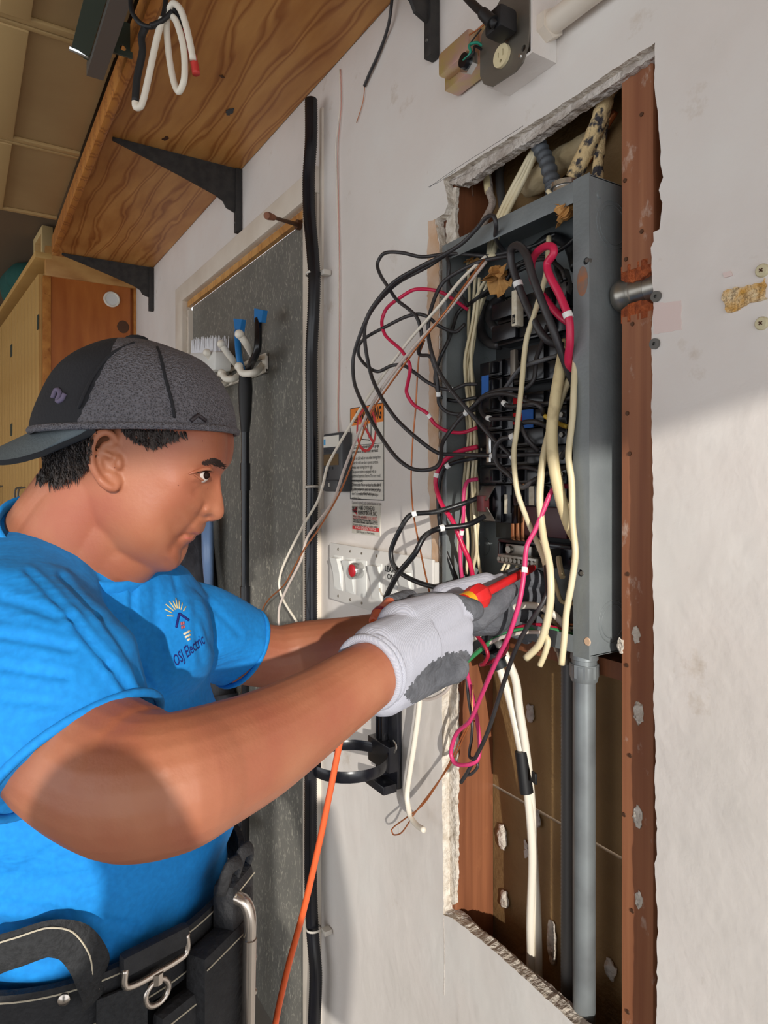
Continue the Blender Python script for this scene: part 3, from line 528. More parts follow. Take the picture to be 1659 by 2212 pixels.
# ------------------------------------------------------------------ breakers
ZR = 1.809; PIT = .0305
def breaker(x0, x1, z1, z0, label, side, handle='black_plastic', double=False, tie=None, tape=None, kind='std'):
    yf, b = YBK, empty('circuit_breaker', ((x0 + x1) / 2, .05, z0), label, 'breaker', None)
    h = z1 - z0; w_ = x1 - x0; n = 2 if double else 1
    for i in range(n):
        a, c = z0 + h * i / n, z0 + h * (i + 1) / n
        box('body', x0, x1, yf + .008, .058, a + .0006, c - .0006, 'black_plastic', b, bev=.0015)
        ins = (x0 + w_ * .12, x0 + w_ * .72) if side < 0 else (x0 + w_ * .10, x0 + w_ * .62)
        box('face', ins[0] - .004, ins[1] + .004, yf, yf + .009, a + .002, c - .002, 'black_plastic', b, bev=.0015)
        hx = x0 + w_ * (.58 if side < 0 else .2)
        if kind != 'big':
            mk('handle', *obox(Vector((hx, yf - .004, (a + c) / 2)), Vector((.95, -.3, 0)).normalized(), Vector((.3, .95, 0)).normalized(), UP, .015, .012, h / n * .62, .0015), handle, b, smooth=True)
            box('rating_mark', hx + .012, hx + .016, yf - .0006, yf, a + .006, c - .006, 'ink_grey', b)
            box('window_rim', hx - .012, hx + .018, yf - .001, yf + .001, a + .0035, a + .0045, 'black_plastic', b); box('window_rim', hx - .012, hx + .018, yf - .001, yf + .001, c - .0045, c - .0035, 'black_plastic', b)
        sx = x0 + .003 if side < 0 else x1 - .012
        mk('terminal_screw', *rod((sx + .004, yf + .008, (a + c) / 2), (sx + .004, yf + .004, (a + c) / 2), [(0, .0045), (1, .004)], 10), 'steel', b, smooth=True)
    if side < 0: box('edge_label', x0 - .0006, x0 + .0024, yf + .0072, yf + .008, z0 + .004, z1 - .004, 'label_beige', b)
    if tie: box('handle_tie', hx - .006, hx + .006, yf - .016, yf - .008, z0 + .006, z1 - .006, tie, b, bev=.0015)
    if tape: box('tape', hx - .022, hx - .004, yf - .0125, yf - .0115, z0 + .001, z1 + .003, 'tape_blue', b); 
    return b
def zz(i): return ZR - PIT * i
breaker(rx0, rx1 - .001, zz(0), zz(1), 'black circuit breaker heading the left column below the main breaker', -1)
breaker(rx0, rx1 - .001, zz(1), zz(2), 'black circuit breaker in the left column with blue tape beside its handle', -1, tape=True)
breaker(rx0, rx1 - .001, zz(2), zz(3), 'plain black circuit breaker right under the left blue-taped breaker', -1)
breaker(rx0, rx1 - .001, zz(3), zz(4), 'plain black circuit breaker above the chrome handle tie', -1)
breaker(rx0, rx1 - .001, zz(4), zz(6), 'double black breaker joined by a chrome handle tie', -1, double=True, tie='steel_bright')
on = breaker(rx0, rx1 - .001, zz(6), zz(7), 'black circuit breaker marked ON under the chrome handle tie', -1)
text('ON', (rx1 - .012, YBK - .0008, zz(7) + .009), (0, 0, 1), (-1, 0, 0), .010, 'ink_grey', on, align='CENTER')
big = breaker(rx0, rx1 - .004, zz(7), zz(9.2), 'large two-pole breaker with a clear angled handle at the column foot', -1, kind='big')
zc = zz(8.1); xc = rx0 + .03
for s in (-1, 1):
    V, Fc = prism([(xc - .018, YBK - .001, zc + s * .03), (xc + .016, YBK - .001, zc + s * .03), (xc + .012, YBK - .016, zc + s * .006), (xc - .014, YBK - .016, zc + s * .006)], .002, Vector((0, 1, 0))); mk('clear_wing', V, Fc, 'steel', big)
box('handle', xc - .012, xc + .006, YBK - .018, YBK - .004, zc - .014, zc + .014, 'maroon', big, bev=.002); box('paper_label', rx1 - .012, rx1 - .005, YBK - .0008, YBK, zc - .016, zc + .016, 'label_beige', big)
rA, rB = rx1 + .001, rx2
breaker(rA, rB, zz(-.35), zz(1.6), 'double black breaker with a pale handle tie heading the right column', 1, double=True, tie='plate_grey')
breaker(rA, rB, zz(2.1), zz(3), 'black circuit breaker with a red handle in the right column', 1, handle='breaker_red')
rt = breaker(rA, rB, zz(3), zz(4), 'black circuit breaker with a red handle and blue tape', 1, handle='breaker_red')
box('tape', rA + .030, rA + .056, YBK - .003, YBK - .0015, zz(4) - .001, zz(3) - .002, 'tape_blue', rt)
for i in (4, 5, 6): breaker(rA, rB, zz(i), zz(i + 1), ['plain black breaker under the red-handled pair', 'plain black breaker level with the chrome handle tie, right column', 'plain black breaker level with the one marked ON'][i - 4], 1)
lo = breaker(rA, rB, zz(7), zz(8.2), 'black breaker with a paper label at the foot of the right column', 1)
box('paper_label', rA + .045, rA + .056, YBK - .0012, YBK, zz(8.1), zz(7.1), 'label_beige', lo)
# main breaker
mx0, mx1 = wx(1066, .02), wx(1216, .02); mz1, mz0 = wz(1068, 655, .02), wz(1068, 748, .02); zm = (mz0 + mz1) / 2
mb = empty('main_breaker', ((mx0 + mx1) / 2, .05, mz0), 'large black main breaker with a tall beige handle at the top', 'breaker')
for a, c in ((mz0, zm - .001), (zm + .001, mz1)):
    box('body', mx0, mx1, .028, YB - .003, a, c, 'black_plastic', mb, bev=.003); box('face', mx0 + .004, mx0 + .062, .012, .029, a + .004, c - .004, 'black_plastic', mb, bev=.003); box('shoulder', mx0 + .064, mx1 - .02, .018, .029, a + .003, c - .003, 'black_plastic', mb, bev=.003)
hx = wx(1112, .0); hb = box('handle', hx - .006, hx + .006, -.002, .014, mz0 + .018, mz1 + .002, 'label_beige', mb, bev=.002)
box('rating_plate', hx - .003, hx + .003, -.0028, -.002, mz0 + .022, mz0 + .036, 'ink', hb); text('200', (hx + .002, -.003, mz0 + .0235), (0, 0, 1), (-1, 0, 0), .005, 'label_beige', hb)
for px, py in ((1078, 760), (1096, 753)): p = W(px, py, .06); mk('mounting_screw', *rod(p, p - Vector((0, .004, 0)), [(0, .004), (1, .003)], 10), 'brass', mb, smooth=True)
# ------------------------------------------------------------------ wires
def wire(name, pts, r, m, label, cat='wire', tags=(), n=6, sides=8, group=None, mtag='marker', tlen=.008):
    P = catmull([W(*q) for q in pts], n); o = mk(name, *sweep(P, r, sides), m, None, label, cat, group, smooth='all')
    for f in tags:
        i = int(f * (len(P) - 2)); a, b = P[i], P[i + 1]; d = (b - a).normalized()
        mk('number_marker', *sweep([a - d * tlen / 2, a + d * tlen / 2], r * 1.25, sides), mtag, o, smooth=True)
    return o
def c4(l): return [(730 + q[0] / 2.765, 450 + q[1] / 2.765, q[2]) for q in l]
wire('black_wire', c4([(1000, 268, .03), (960, 215, .01), (940, 170, -.01), (945, 105, -.03), (930, 48, -.035), (885, 55, -.035), (830, 120, -.035), (740, 210, -.04), (620, 285, -.055), (500, 345, -.07), (330, 445, -.09), (200, 600, -.11), (120, 790, -.12), (90, 910, -.12), (100, 1050, -.12), (170, 1210, -.12), (260, 1370, -.115), (350, 1490, -.11), (430, 1550, -.10), (500, 1565, -.09), (580, 1550, -.08), (612, 1510, -.07), (625, 1400, -.05), (700, 1290, -.03), (800, 1190, -.02), (880, 1115, -.01), (1000, 1080, -.01), (1120, 1075, -.01), (1170, 1020, -.005), (1185, 900, .0), (1220, 800, .01), (1250, 700, .02)]), .0036, 'wire_black', 'long black wire looping over the panel top and far down the wall', tags=(.77,))
wire('black_wire', c4([(1030, 260, .03), (900, 285, .01), (780, 275, -.005), (650, 272, -.02), (500, 290, -.05), (380, 265, -.075), (275, 270, -.085), (236, 330, -.09), (255, 400, -.09), (300, 470, -.085), (350, 545, -.08), (420, 600, -.075), (470, 650, -.07), (495, 720, -.065), (500, 790, -.06), (480, 850, -.055), (490, 875, -.05), (550, 885, -.05), (578, 950, -.045), (590, 1010, -.04), (600, 1110, -.035), (605, 1170, -.03), (650, 1215, -.02), (725, 1230, -.01), (830, 1200, .01)]), .0034, 'wire_black', 'black wire making the small upper loop left of the panel', tags=(.84,))
wire('black_wire', c4([(1030, 285, .02), (930, 300, .0), (830, 325, -.015), (690, 395, -.03), (625, 445, -.04), (580, 530, -.05), (545, 650, -.06), (540, 760, -.06), (565, 880, -.06), (600, 970, -.055), (680, 1090, -.05), (780, 1210, -.04), (850, 1290, -.03), (930, 1380, -.025), (1000, 1445, -.02), (1050, 1500, -.015), (1055, 1545, -.01), (1020, 1560, .0), (1100, 1545, .0), (1180, 1560, .0), (1240, 1600, .012)]), .0036, 'wire_black', 'black wire crossing the panel diagonally from the top left', tags=(.75,))
wire('black_wire', c4([(640, 280, -.03), (540, 345, -.06), (350, 450, -.08), (215, 590, -.10), (162, 700, -.105), (165, 830, -.105), (200, 1000, -.10), (260, 1130, -.10), (350, 1260, -.09), (480, 1380, -.075), (600, 1462, -.05), (720, 1470, -.03), (850, 1475, -.02), (1000, 1478, -.015), (1130, 1470, -.01), (1260, 1470, .01)]), .0036, 'wire_black', 'black wire following the long loop on its inner side', tags=(.85,))
wire('black_wire', c4([(700, 278, -.01), (655, 285, -.018), (665, 340, -.02), (660, 440, -.02), (690, 490, -.018), (740, 528, -.01), (770, 575, .01)]), .0032, 'wire_black', 'short black wire bent down inside the panel corner')
wire('black_wire', c4([(900, 505, .03), (800, 560, .02), (720, 620, .01), (690, 700, .0), (660, 790, -.01), (620, 870, -.02), (595, 940, -.02), (580, 1020, -.02), (610, 1120, -.015), (700, 1150, .0), (830, 1130, .012)]), .0034, 'wire_black2', 'black wire sweeping down the left gutter from the knot of wires')
wire('black_wire', c4([(760, 690, .01), (700, 738, -.005), (600, 700, -.035), (540, 650, -.055), (480, 632, -.065), (400, 650, -.075), (280, 710, -.085), (170, 770, -.095), (125, 820, -.10), (125, 880, -.10), (170, 940, -.095), (240, 975, -.09), (320, 940, -.08), (390, 937, -.07), (450, 975, -.06), (530, 1035, -.045), (620, 1077, -.03), (690, 1080, -.02), (760, 1053, -.005), (835, 1050, .012)]), .0033, 'wire_black', 'black wire waving out left to the blue-taped breaker', tags=(.9,))
wire('red_wire', c4([(775, 605, .02), (700, 550, -.005), (600, 495, -.035), (460, 485, -.06), (370, 535, -.075), (290, 600, -.08), (262, 680, -.085), (285, 760, -.085), (380, 850, -.08), (430, 940, -.075), (420, 1030, -.07), (410, 1100, -.065), (450, 1170, -.055), (530, 1222, -.045), (580, 1290, -.035), (650, 1330, -.02), (740, 1340, -.005), (833, 1310, .012)]), .0033, 'wire_red', 'red wire looping out over the wall left of the panel', tags=(.8,))
# white cables running down to the left, and bare copper
wire('white_wire', [(1050, 553, -.005), (1000, 600, -.03), (950, 660, -.06), (880, 740, -.075), (800, 850, -.085), (750, 930, -.09), (708, 1005, -.09), (697, 1050, -.09), (685, 1085, -.09), (655, 1135, -.09), (612, 1222, -.09), (603, 1260, -.09), (610, 1292, -.09), (645, 1350, -.09), (680, 1420, -.08)], .0030, 'wire_white', 'white wire running down from panel past the opener control')
wire('white_wire', [(1050, 565, -.008), (1010, 615, -.035), (960, 680, -.065), (900, 742, -.08), (830, 832, -.09), (790, 900, -.095), (745, 1010, -.10), (720, 1082, -.10), (685, 1130, -.10), (662, 1165, -.10), (650, 1210, -.10), (620, 1270, -.10), (604, 1310, -.10), (602, 1345, -.095), (610, 1400, -.085)], .0030, 'wire_pale', 'second white wire running beside the brown copper one')
wire('copper_wire', [(1046, 560, -.012), (1005, 615, -.04), (957, 680, -.07), (905, 745, -.085), (838, 836, -.095), (800, 895, -.10), (757, 1010, -.105), (731, 1070, -.105), (690, 1140, -.105), (655, 1190, -.105), (615, 1262, -.105), (578, 1298, -.10), (565, 1330, -.095), (575, 1380, -.09)], .0018, 'copper', 'bare copper wire running down to the blue sleeve')
wire('copper_wire', [(917, 735, -.05), (905, 770, -.045), (898, 880, -.04), (891, 960, -.04), (888, 1040, -.04), (893, 1110, -.045), (906, 1180, -.05), (920, 1245, -.06), (932, 1300, -.07)], .0016, 'copper', 'thin copper wire hanging straight down over the plaster edge')
# cream bundle in the left gutter
bl = ['cream wire in the left gutter bundle, one of a loose bunch']
for k, l in enumerate([[(1052, 600), (1030, 640), (1020, 700), (1004, 780), (1010, 860), (1018, 940), (1012, 1010), (1004, 1090), (990, 1180), (1000, 1260), (1004, 1300)], [(1060, 590), (1040, 650), (1022, 720), (1008, 800), (1020, 880), (1030, 960), (1026, 1040), (1028, 1120), (1024, 1200), (1018, 1280)], [(1010, 560), (1014, 640), (1012, 720), (1018, 800), (1008, 880), (1014, 960), (1030, 1030), (1034, 1110), (1030, 1180), (1040, 1250)], [(1065, 605), (1048, 640), (1028, 700), (1016, 760), (1024, 850), (1012, 930), (1022, 1010), (1018, 1100), (1022, 1180), (1014, 1270)], [(1036, 600), (1030, 680), (1018, 760), (1022, 860), (1026, 950), (1020, 1040), (1026, 1130), (1030, 1190), (1022, 1240), (1046, 1270)], [(1030, 570), (1024, 640), (1026, 720), (1012, 820), (1016, 900), (1006, 1000), (1000, 1080), (1010, 1160), (1008, 1240)]]):
    wire('cream_wire', [(x, y, .022 + .006 * (k % 4)) for x, y in l], .0030, 'wire_cream', bl[0], group='cream wires in the left gutter')
# big loops at the upper right
wire('black_cable', [(1240, 830, .01), (1222, 785, -.01), (1196, 715, -.03), (1170, 650, -.04), (1150, 595, -.045), (1136, 548, -.045), (1118, 530, -.04), (1104, 540, -.035), (1105, 570, -.03), (1117, 608, -.025), (1131, 645, -.02), (1152, 690, -.015), (1180, 733, -.005), (1215, 748, .015)], .0062, 'wire_black', 'thick black cable bent in a tall hairpin loop', 'cable', tags=(.72,), sides=10)
wire('red_cable', [(1246, 805, .005), (1228, 785, -.012), (1231, 740, -.025), (1229, 690, -.03), (1208, 635, -.035), (1188, 597, -.04), (1182, 570, -.04), (1196, 548, -.04), (1194, 534, -.04), (1180, 532, -.038), (1160, 545, -.03), (1148, 570, -.02), (1152, 605, -.01), (1175, 642, .0), (1212, 685, .005), (1242, 705, .01)], .0058, 'wire_red', 'thick red cable bent in a loop beside the panel flange', 'cable', tags=(.22,), sides=10)
wire('cream_wire', [(1186, 512, .02), (1180, 590, .0), (1160, 660, -.015), (1137, 735, -.02), (1127, 830, -.025), (1117, 925, -.03), (1110, 980, -.03), (1117, 1060, -.025), (1142, 1130, -.02), (1172, 1200, -.02), (1185, 1250, -.02)], .0042, 'wire_cream', 'cream wire hanging the length of the breaker columns')
wire('cream_cable', [(1222, 740, .03), (1212, 790, .0), (1200, 860, -.015), (1192, 930, -.02), (1196, 1000, -.02), (1211, 1075, -.015), (1228, 1130, -.005), (1245, 1165, .02)], .0088, 'wire_dirty', 'thick scuffed cream cable bowed across the right breakers', 'cable', sides=12)
wire('cream_wire', [(1250, 790, .02), (1225, 830, .005), (1205, 880, -.005), (1185, 940, -.012), (1172, 1000, -.02), (1166, 1080, -.025), (1174, 1160, -.03), (1187, 1220, -.035), (1190, 1280, -.04), (1184, 1330, -.04), (1166, 1390, -.04), (1136, 1422, -.045)], .0056, 'wire_cream', 'cream wire ending cut short below the panel rim')
wire('cream_wire', [(1165, 1170, -.005), (1185, 1220, -.02), (1192, 1290, -.032), (1184, 1345, -.035), (1178, 1370, -.035), (1184, 1385, -.036), (1176, 1415, -.038), (1166, 1438, -.04)], .0044, 'wire_cream', 'thinner cream wire ending just beside the cut one')
wire('cream_wire', [(1246, 740, .0), (1240, 830, -.018), (1237, 900, -.02), (1228, 985, -.022), (1235, 1040, -.022), (1237, 1130, -.024), (1243, 1195, -.026), (1235, 1260, -.028), (1224, 1320, -.03), (1219, 1380, -.032), (1213, 1436, -.034)], .0046, 'wire_cream', 'wavy cream wire hanging along the panel flange')
wire('yellow_wire', [(1176, 898, .0), (1195, 910, .004), (1225, 922, .008)], .0036, 'wire_yellow', 'short yellow wire beside the blue-taped red-handled breaker')
wire('black_wire', [(1176, 1192, .0), (1180, 1240, -.03), (1182, 1280, -.04), (1165, 1315, -.05), (1140, 1352, -.055), (1110, 1412, -.055), (1080, 1500, -.04), (1050, 1590, -.03), (1010, 1668, -.02), (996, 1690, -.02)], .0034, 'wire_black', 'dark grey wire falling from the panel to a loose end', tags=(.0,))
# breaker leads on the right columns
wire('black_wire', [(1082, 858, .004), (1096, 832, -.01), (1125, 795, -.012), (1165, 780, -.01), (1205, 768, .008)], .0034, 'wire_grey', 'grey wire arching from left column to the top right breaker')
wire('black_wire', [(990, 900, -.01), (1020, 880, -.012), (1045, 858, -.014), (1080, 850, -.015), (1115, 855, -.014), (1140, 868, -.01), (1180, 872, .0), (1235, 858, .012)], .0038, 'wire_black', 'black wire arching over the red-handled breakers', tags=(.1,))
wire('black_wire', [(1078, 855, .0), (1086, 868, -.012), (1100, 878, -.014), (1125, 876, -.016), (1155, 872, -.014), (1170, 882, -.01), (1173, 895, .002)], .0036, 'wire_black', 'short tagged black wire ending at the yellow lead', tags=(.25,))
wire('black_wire', [(1040, 865, .004), (1038, 882, -.008), (1046, 898, -.014), (1062, 905, -.016), (1090, 904, -.018), (1112, 906, -.02), (1125, 920, -.02), (1140, 950, -.016), (1165, 975, .0)], .0038, 'wire_black', 'black wire bent around the left column with a white number tag', tags=(.36,))
wire('black_wire', [(1190, 925, .01), (1160, 912, -.008), (1136, 912, -.014), (1122, 918, -.016), (1116, 934, -.02), (1105, 944, -.024), (1085, 948, -.026), (1071, 965, -.026), (1068, 985, -.026), (1078, 1007, -.024), (1100, 1026, -.022), (1116, 1045, -.02), (1130, 1053, -.018), (1150, 1040, -.014), (1185, 1022, .004), (1232, 1005, .012)], .0042, 'wire_black', 'black wire looped in an open S in front of the breakers', tags=(.33,))
wire('black_wire', [(1212, 990, .01), (1230, 960, .008), (1236, 940, .012)], .004, 'wire_grey', 'short grey wire at a right column terminal')
# lower left loops
wire('black_wire', [(1034, 1075, .012), (1000, 1088, -.02), (940, 1106, -.06), (888, 1112, -.09), (872, 1130, -.10), (845, 1188, -.11), (849, 1218, -.11), (868, 1240, -.105), (915, 1262, -.10), (990, 1278, -.09), (1030, 1282, -.085)], .0044, 'wire_black2', 'black wire making the wide angular loop over the switch plate', tags=(.3,))
wire('black_wire', [(1046, 1116, .01), (1010, 1134, -.025), (945, 1143, -.07), (916, 1160, -.10), (896, 1196, -.115), (860, 1240, -.125), (836, 1285, -.13), (834, 1296, -.13), (848, 1312, -.13)], .0048, 'wire_black2', 'thicker black wire dropping in front of the switch plate', tags=(.24,))
wire('red_wire', [(1032, 965, .012), (990, 976, -.005), (955, 1000, -.02), (941, 1040, -.025), (952, 1085, -.025), (980, 1130, -.02), (1000, 1180, -.01), (1014, 1212, .0), (1024, 1260, .01)], .0044, 'wire_red', 'red wire bowed out of the left gutter', tags=(.36,))
wire('black_wire', [(1032, 988, .012), (980, 1000, -.01), (957, 1015, -.02), (947, 1060, -.02), (949, 1120, -.018), (955, 1165, -.01), (970, 1210, .0), (990, 1260, .012), (1004, 1300, .02)], .0040, 'wire_black2', 'black wire running down beside the red one at the panel edge', tags=(.2,))
wire('pink_wire', [(1032, 1035, .012), (1010, 1040, -.005), (1002, 1065, -.015), (1001, 1120, -.015), (994, 1180, -.012), (996, 1230, -.01), (1004, 1290, .0)], .0034, 'wire_pink', 'pink wire hanging in the left gutter', tags=(.6,))
wire('black_wire', [(975, 1010, .03), (970, 1100, .04), (960, 1160, .045), (985, 1230, .05), (1000, 1290, .05)], .0036, 'wire_black2', 'black wire lying against the left side wall of the panel')
wire('black_wire', [(1010, 1080, .045), (985, 1120, .05), (965, 1190, .055), (975, 1270, .055)], .003, 'wire_black2', 'thin black wire deep in the left gutter')
wire('pink_wire', [(1230, 1050, .02), (1197, 1055, -.01), (1175, 1100, -.025), (1156, 1145, -.035), (1138, 1180, -.045), (1132, 1240, -.055), (1122, 1300, -.065), (1100, 1370, -.07), (1070, 1432, -.06), (1040, 1502, -.045), (1015, 1557, -.035), (986, 1585, -.03), (974, 1625, -.03), (982, 1648, -.03), (1010, 1652, -.028), (1032, 1640, -.02), (1036, 1600, -.01), (1024, 1520, .0), (1006, 1440, .01), (998, 1390, .01)], .0037, 'wire_pink', 'long pink wire falling past the panel to a loop below', tags=(.26,))
wire('red_wire', [(1024, 1366, -.06), (1045, 1392, -.06), (1054, 1415, -.058), (1046, 1432, -.055), (1040, 1436, -.05), (1060, 1430, -.045), (1088, 1412, -.04), (1095, 1395, -.035), (1092, 1375, -.03), (1120, 1356, -.02), (1165, 1350, -.005), (1210, 1360, .01), (1235, 1372, .02)], .0032, 'wire_dkred', 'crimson wire kinked below the glove and back into the panel')
wire('green_wire', [(1238, 1372, .02), (1190, 1360, .0), (1130, 1360, -.02), (1084, 1372, -.04), (1040, 1402, -.055), (990, 1446, -.06), (950, 1480, -.06), (915, 1488, -.06)], .0036, 'wire_green', 'green wire curving out under the panel to the left')
wire('white_wire', [(1240, 1380, .015), (1190, 1368, -.005), (1135, 1366, -.028), (1080, 1378, -.045), (1030, 1408, -.055), (990, 1455, -.06), (960, 1495, -.055), (925, 1511, -.05), (905, 1505, -.05), (903, 1490, -.05)], .0030, 'wire_pale', 'thin pale wire curving out beside the green one')
wire('white_cable', [(1235, 1380, .03), (1205, 1335, .015), (1170, 1312, .0), (1130, 1308, -.012), (1090, 1322, -.025), (1050, 1358, -.035), (1010, 1386, -.045), (985, 1396, -.05)], .0055, 'wire_white', 'thick white cable arching out below the gloved hand', 'cable', sides=10)
wire('cream_wire', [(1230, 1385, .045), (1200, 1345, .035), (1160, 1330, .03), (1115, 1335, .025), (1080, 1345, .02)], .0042, 'wire_dirty', 'scuffed cream wire arching in the panel foot')
wire('brown_wire', [(1105, 1300, .02), (1098, 1325, .01), (1075, 1345, .0), (1055, 1365, -.005)], .0030, 'copper', 'short brown wire below the grey glove fingers')
wire('copper_wire', [(1240, 1350, .04), (1170, 1345, .03), (1110, 1345, .02), (1060, 1362, .01)], .0022, 'copper', 'copper ground wire lying along the panel foot')
wire('white_wire', [(1240, 1358, .04), (1160, 1352, .03), (1100, 1346, .02), (1065, 1345, .01)], .0026, 'wire_white', 'white wire lying along the panel foot')
wire('white_wire', [(1130, 1320, .03), (1100, 1327, .02), (1070, 1330, .012)], .0028, 'wire_cream', 'short cream wire stub in the panel foot')
wire('cream_wire', [(1245, 1305, .04), (1215, 1300, .03), (1205, 1280, .02), (1196, 1250, .02)], .0034, 'wire_dirty', 'short cream wire curled behind the fingers')
wire('white_cable', [(909, 1470, -.03), (905, 1530, -.03), (895, 1605, -.03), (885, 1670, -.03), (879, 1720, -.03), (886, 1762, -.035), (900, 1782, -.04), (916, 1793, -.045)], .0052, 'wire_white', 'white cable stub hanging in front of the plaster', 'cable', sides=10)
wire('copper_wire', [(1030, 1556, .0), (1015, 1562, -.012), (998, 1590, -.02), (975, 1640, -.025), (942, 1698, -.03), (912, 1740, -.032), (870, 1772, -.03), (846, 1792, -.028), (850, 1803, -.028), (868, 1798, -.03), (895, 1758, -.035), (935, 1705, -.032), (980, 1640, -.024), (1005, 1585, -.018), (1018, 1555, -.01), (1022, 1480, .0)], .0014, 'copper', 'thin copper wire bent in a long loop below')
wire('black_wire', [(1004, 1420, .01), (1012, 1510, .0), (1020, 1560, -.01), (1018, 1600, -.012), (1014, 1634, -.014), (1026, 1640, -.016), (1032, 1655, -.016), (1018, 1672, -.018), (1004, 1676, -.018)], .0026, 'wire_black', 'thin black wire curled at the end of the pink loop')
# cables leaving the panel bottom
def cable2(l, lab): return wire('white_cable', l, .0072, 'wire_white', lab, 'cable', sides=10)
cable2([(1058, 1380, .03), (1072, 1420, .035), (1098, 1500, .05), (1124, 1612, .06), (1139, 1705, .065), (1150, 1840, .07), (1146, 1990, .075), (1147, 2130, .08), (1147, 2400, .085)], 'white cable running down the cavity, the one nearer the left stud')
cable2([(1075, 1385, .03), (1098, 1428, .04), (1114, 1470, .05), (1122, 1530, .055), (1134, 1605, .062), (1146, 1710, .07), (1153, 1840, .078), (1161, 1990, .085), (1163, 2130, .088), (1163, 2400, .09)], 'white cable running down the cavity, the one nearer the conduit')
tpz = [W(1127, 1622, .058), W(1138, 1712, .062)]; tw = mk('black_tape', *sweep([tpz[0], tpz[0].lerp(tpz[1], .5), tpz[1]], .0112, 12, flat=(1.15, .95)), 'tape_black', None, 'black tape wrapped around the two white cables', 'tape', smooth=True)
mk('tape_tail', *obox(W(1154, 1680, .052), Vector((.9, -.3, 0)).normalized(), Vector((.3, .9, 0)).normalized(), UP, .014, .004, .018, .001), 'tape_black', tw, smooth=True)
# knot of wires at the panel top
for k, l in enumerate([[(1040, 560), (1080, 552), (1120, 540), (1160, 528), (1200, 505)], [(1085, 640), (1095, 590), (1130, 565), (1170, 555), (1195, 560), (1205, 590), (1215, 610)], [(1070, 640), (1090, 600), (1120, 575), (1160, 560), (1190, 562)], [(1010, 660), (1050, 630), (1080, 610), (1110, 590), (1150, 572)], [(1200, 545), (1225, 530), (1245, 512)], [(1095, 605), (1110, 580), (1140, 566), (1180, 560), (1212, 580), (1222, 605)]]):
    wire('black_wire', [(x, y, .03 - .004 * k) for x, y in l], .0034, 'wire_black2', 'dusty black wire in the tangled knot at the panel top', group='black wires in the knot at the panel top')
wire('yellow_wire', [(1165, 558, .035), (1180, 562, .03), (1200, 565, .035)], .003, 'wire_yellow', 'short yellow wire in the knot at the panel top')
wire('sleeved_cable', [(1216, 590, .04), (1222, 625, .035), (1212, 660, .035), (1200, 700, .04), (1186, 740, .05)], .0105, 'flex_dark', 'dusty ribbed black cable sleeve beside the red loop', 'cable', sides=10)
wire('black_cable', [(1085, 640, .06), (1062, 660, .06), (1058, 690, .055), (1070, 712, .05)], .0078, 'wire_black', 'thick black feeder bending into the upper main breaker pole', 'cable', sides=10)
wire('black_cable', [(1052, 650, .065), (1036, 690, .065), (1042, 725, .06), (1058, 742, .055), (1080, 746, .05)], .0085, 'wire_black', 'thick black feeder bending into the lower main breaker pole', 'cable', sides=10)
wire('black_cable', [(1150, 545, .07), (1190, 515, .075), (1230, 530, .075), (1246, 580, .07)], .010, 'wire_black2', 'thick black cable curled against the back plate top right', 'cable', sides=10)
# cables above the panel
for k, (o, l) in enumerate([(0, 'left'), (7, 'middle'), (15, 'right')]):
    wire('cream_cable', [(1186 + o * .3, 268, .055), (1160 + o * .5, 310, .05), (1120 + o, 382, .045 + .004 * k), (1085 + o, 450, .04), (1064 + o * .9, 500, .035), (1058 + o * .8, 530, .03), (1056 + o * .6, 556, .01)], .0048, 'wire_cream', ['cream cable of the bundle above the panel, nearest the old cloth cable', 'middle cream cable of the bundle entering the panel top', 'cream cable of the bundle above the panel, nearest the grey spiral conduit'][k], 'cable', group='three cream cables above the panel', sides=8)
fx = catmull([W(*q) for q in [(1152, 290, .04), (1166, 318, .04), (1182, 352, .04), (1194, 400, .035), (1197, 420, .03)]], 16); m_ = len(fx)
mk('flexible_conduit', *sweep(fx, [.0118 + .0016 * math.sin(i * 1.05) for i in range(m_)], 12), 'flex_grey', None, 'grey spiral flexible conduit above the panel', 'conduit', smooth='all')
p = W(1222, 403, .035); cr = mk('conduit_connector', *rod(p - UP * .012, p + UP * .004, [(0, .02), (.5, .02), (.55, .023), (1, .023)], 18), 'steel_bright', None, 'bright steel conduit connector on the panel top', 'connector', smooth=True)
for l, r, lab in [([(1336, 165, .055), (1308, 215, .05), (1295, 260, .05), (1268, 325, .05), (1238, 385, .045)], .0125, 'thick old cable splotched with cream paint above the panel'), ([(1312, 210, .07), (1302, 280, .065), (1294, 330, .065), (1290, 400, .06)], .0085, 'thinner old painted cable dropping behind the panel corner')]:
    P = catmull([W(*q) for q in l], 8); V, Fc = sweep(P, r, 12); V = [v + (v - min(P, key=lambda q: (q - v).length)).normalized() * mnoise.noise(v * 90) * .0025 for v in V]
    mk('painted_cable', V, Fc, 'old_cable', None, lab, 'cable', smooth='all')
wire('cloth_cable', [(1050, 365, .06), (1056, 395, .06), (1058, 418, .055), (1064, 440, .05), (1050, 470, .04), (1028, 510, .03)], .0068, 'cloth_cable', 'old grey cloth cable beside the left stud', 'cable', sides=10)
wire('painted_cable', [(1050, 340, .062), (1052, 380, .06), (1056, 415, .056)], .0078, 'wire_dirty', 'short cream painted cable end beside the left stud', 'cable', sides=10)
wire('dark_cable', [(1078, 345, .09), (1080, 400, .09), (1090, 470, .09)], .008, 'flex_dark', 'dark cable deep in the cavity above the panel', 'cable', sides=10)
wire('brown_cable', [(1330, 240, .095), (1300, 290, .095), (1270, 350, .095)], .005, 'copper', 'thin brown cable deep behind the painted cables', 'cable')
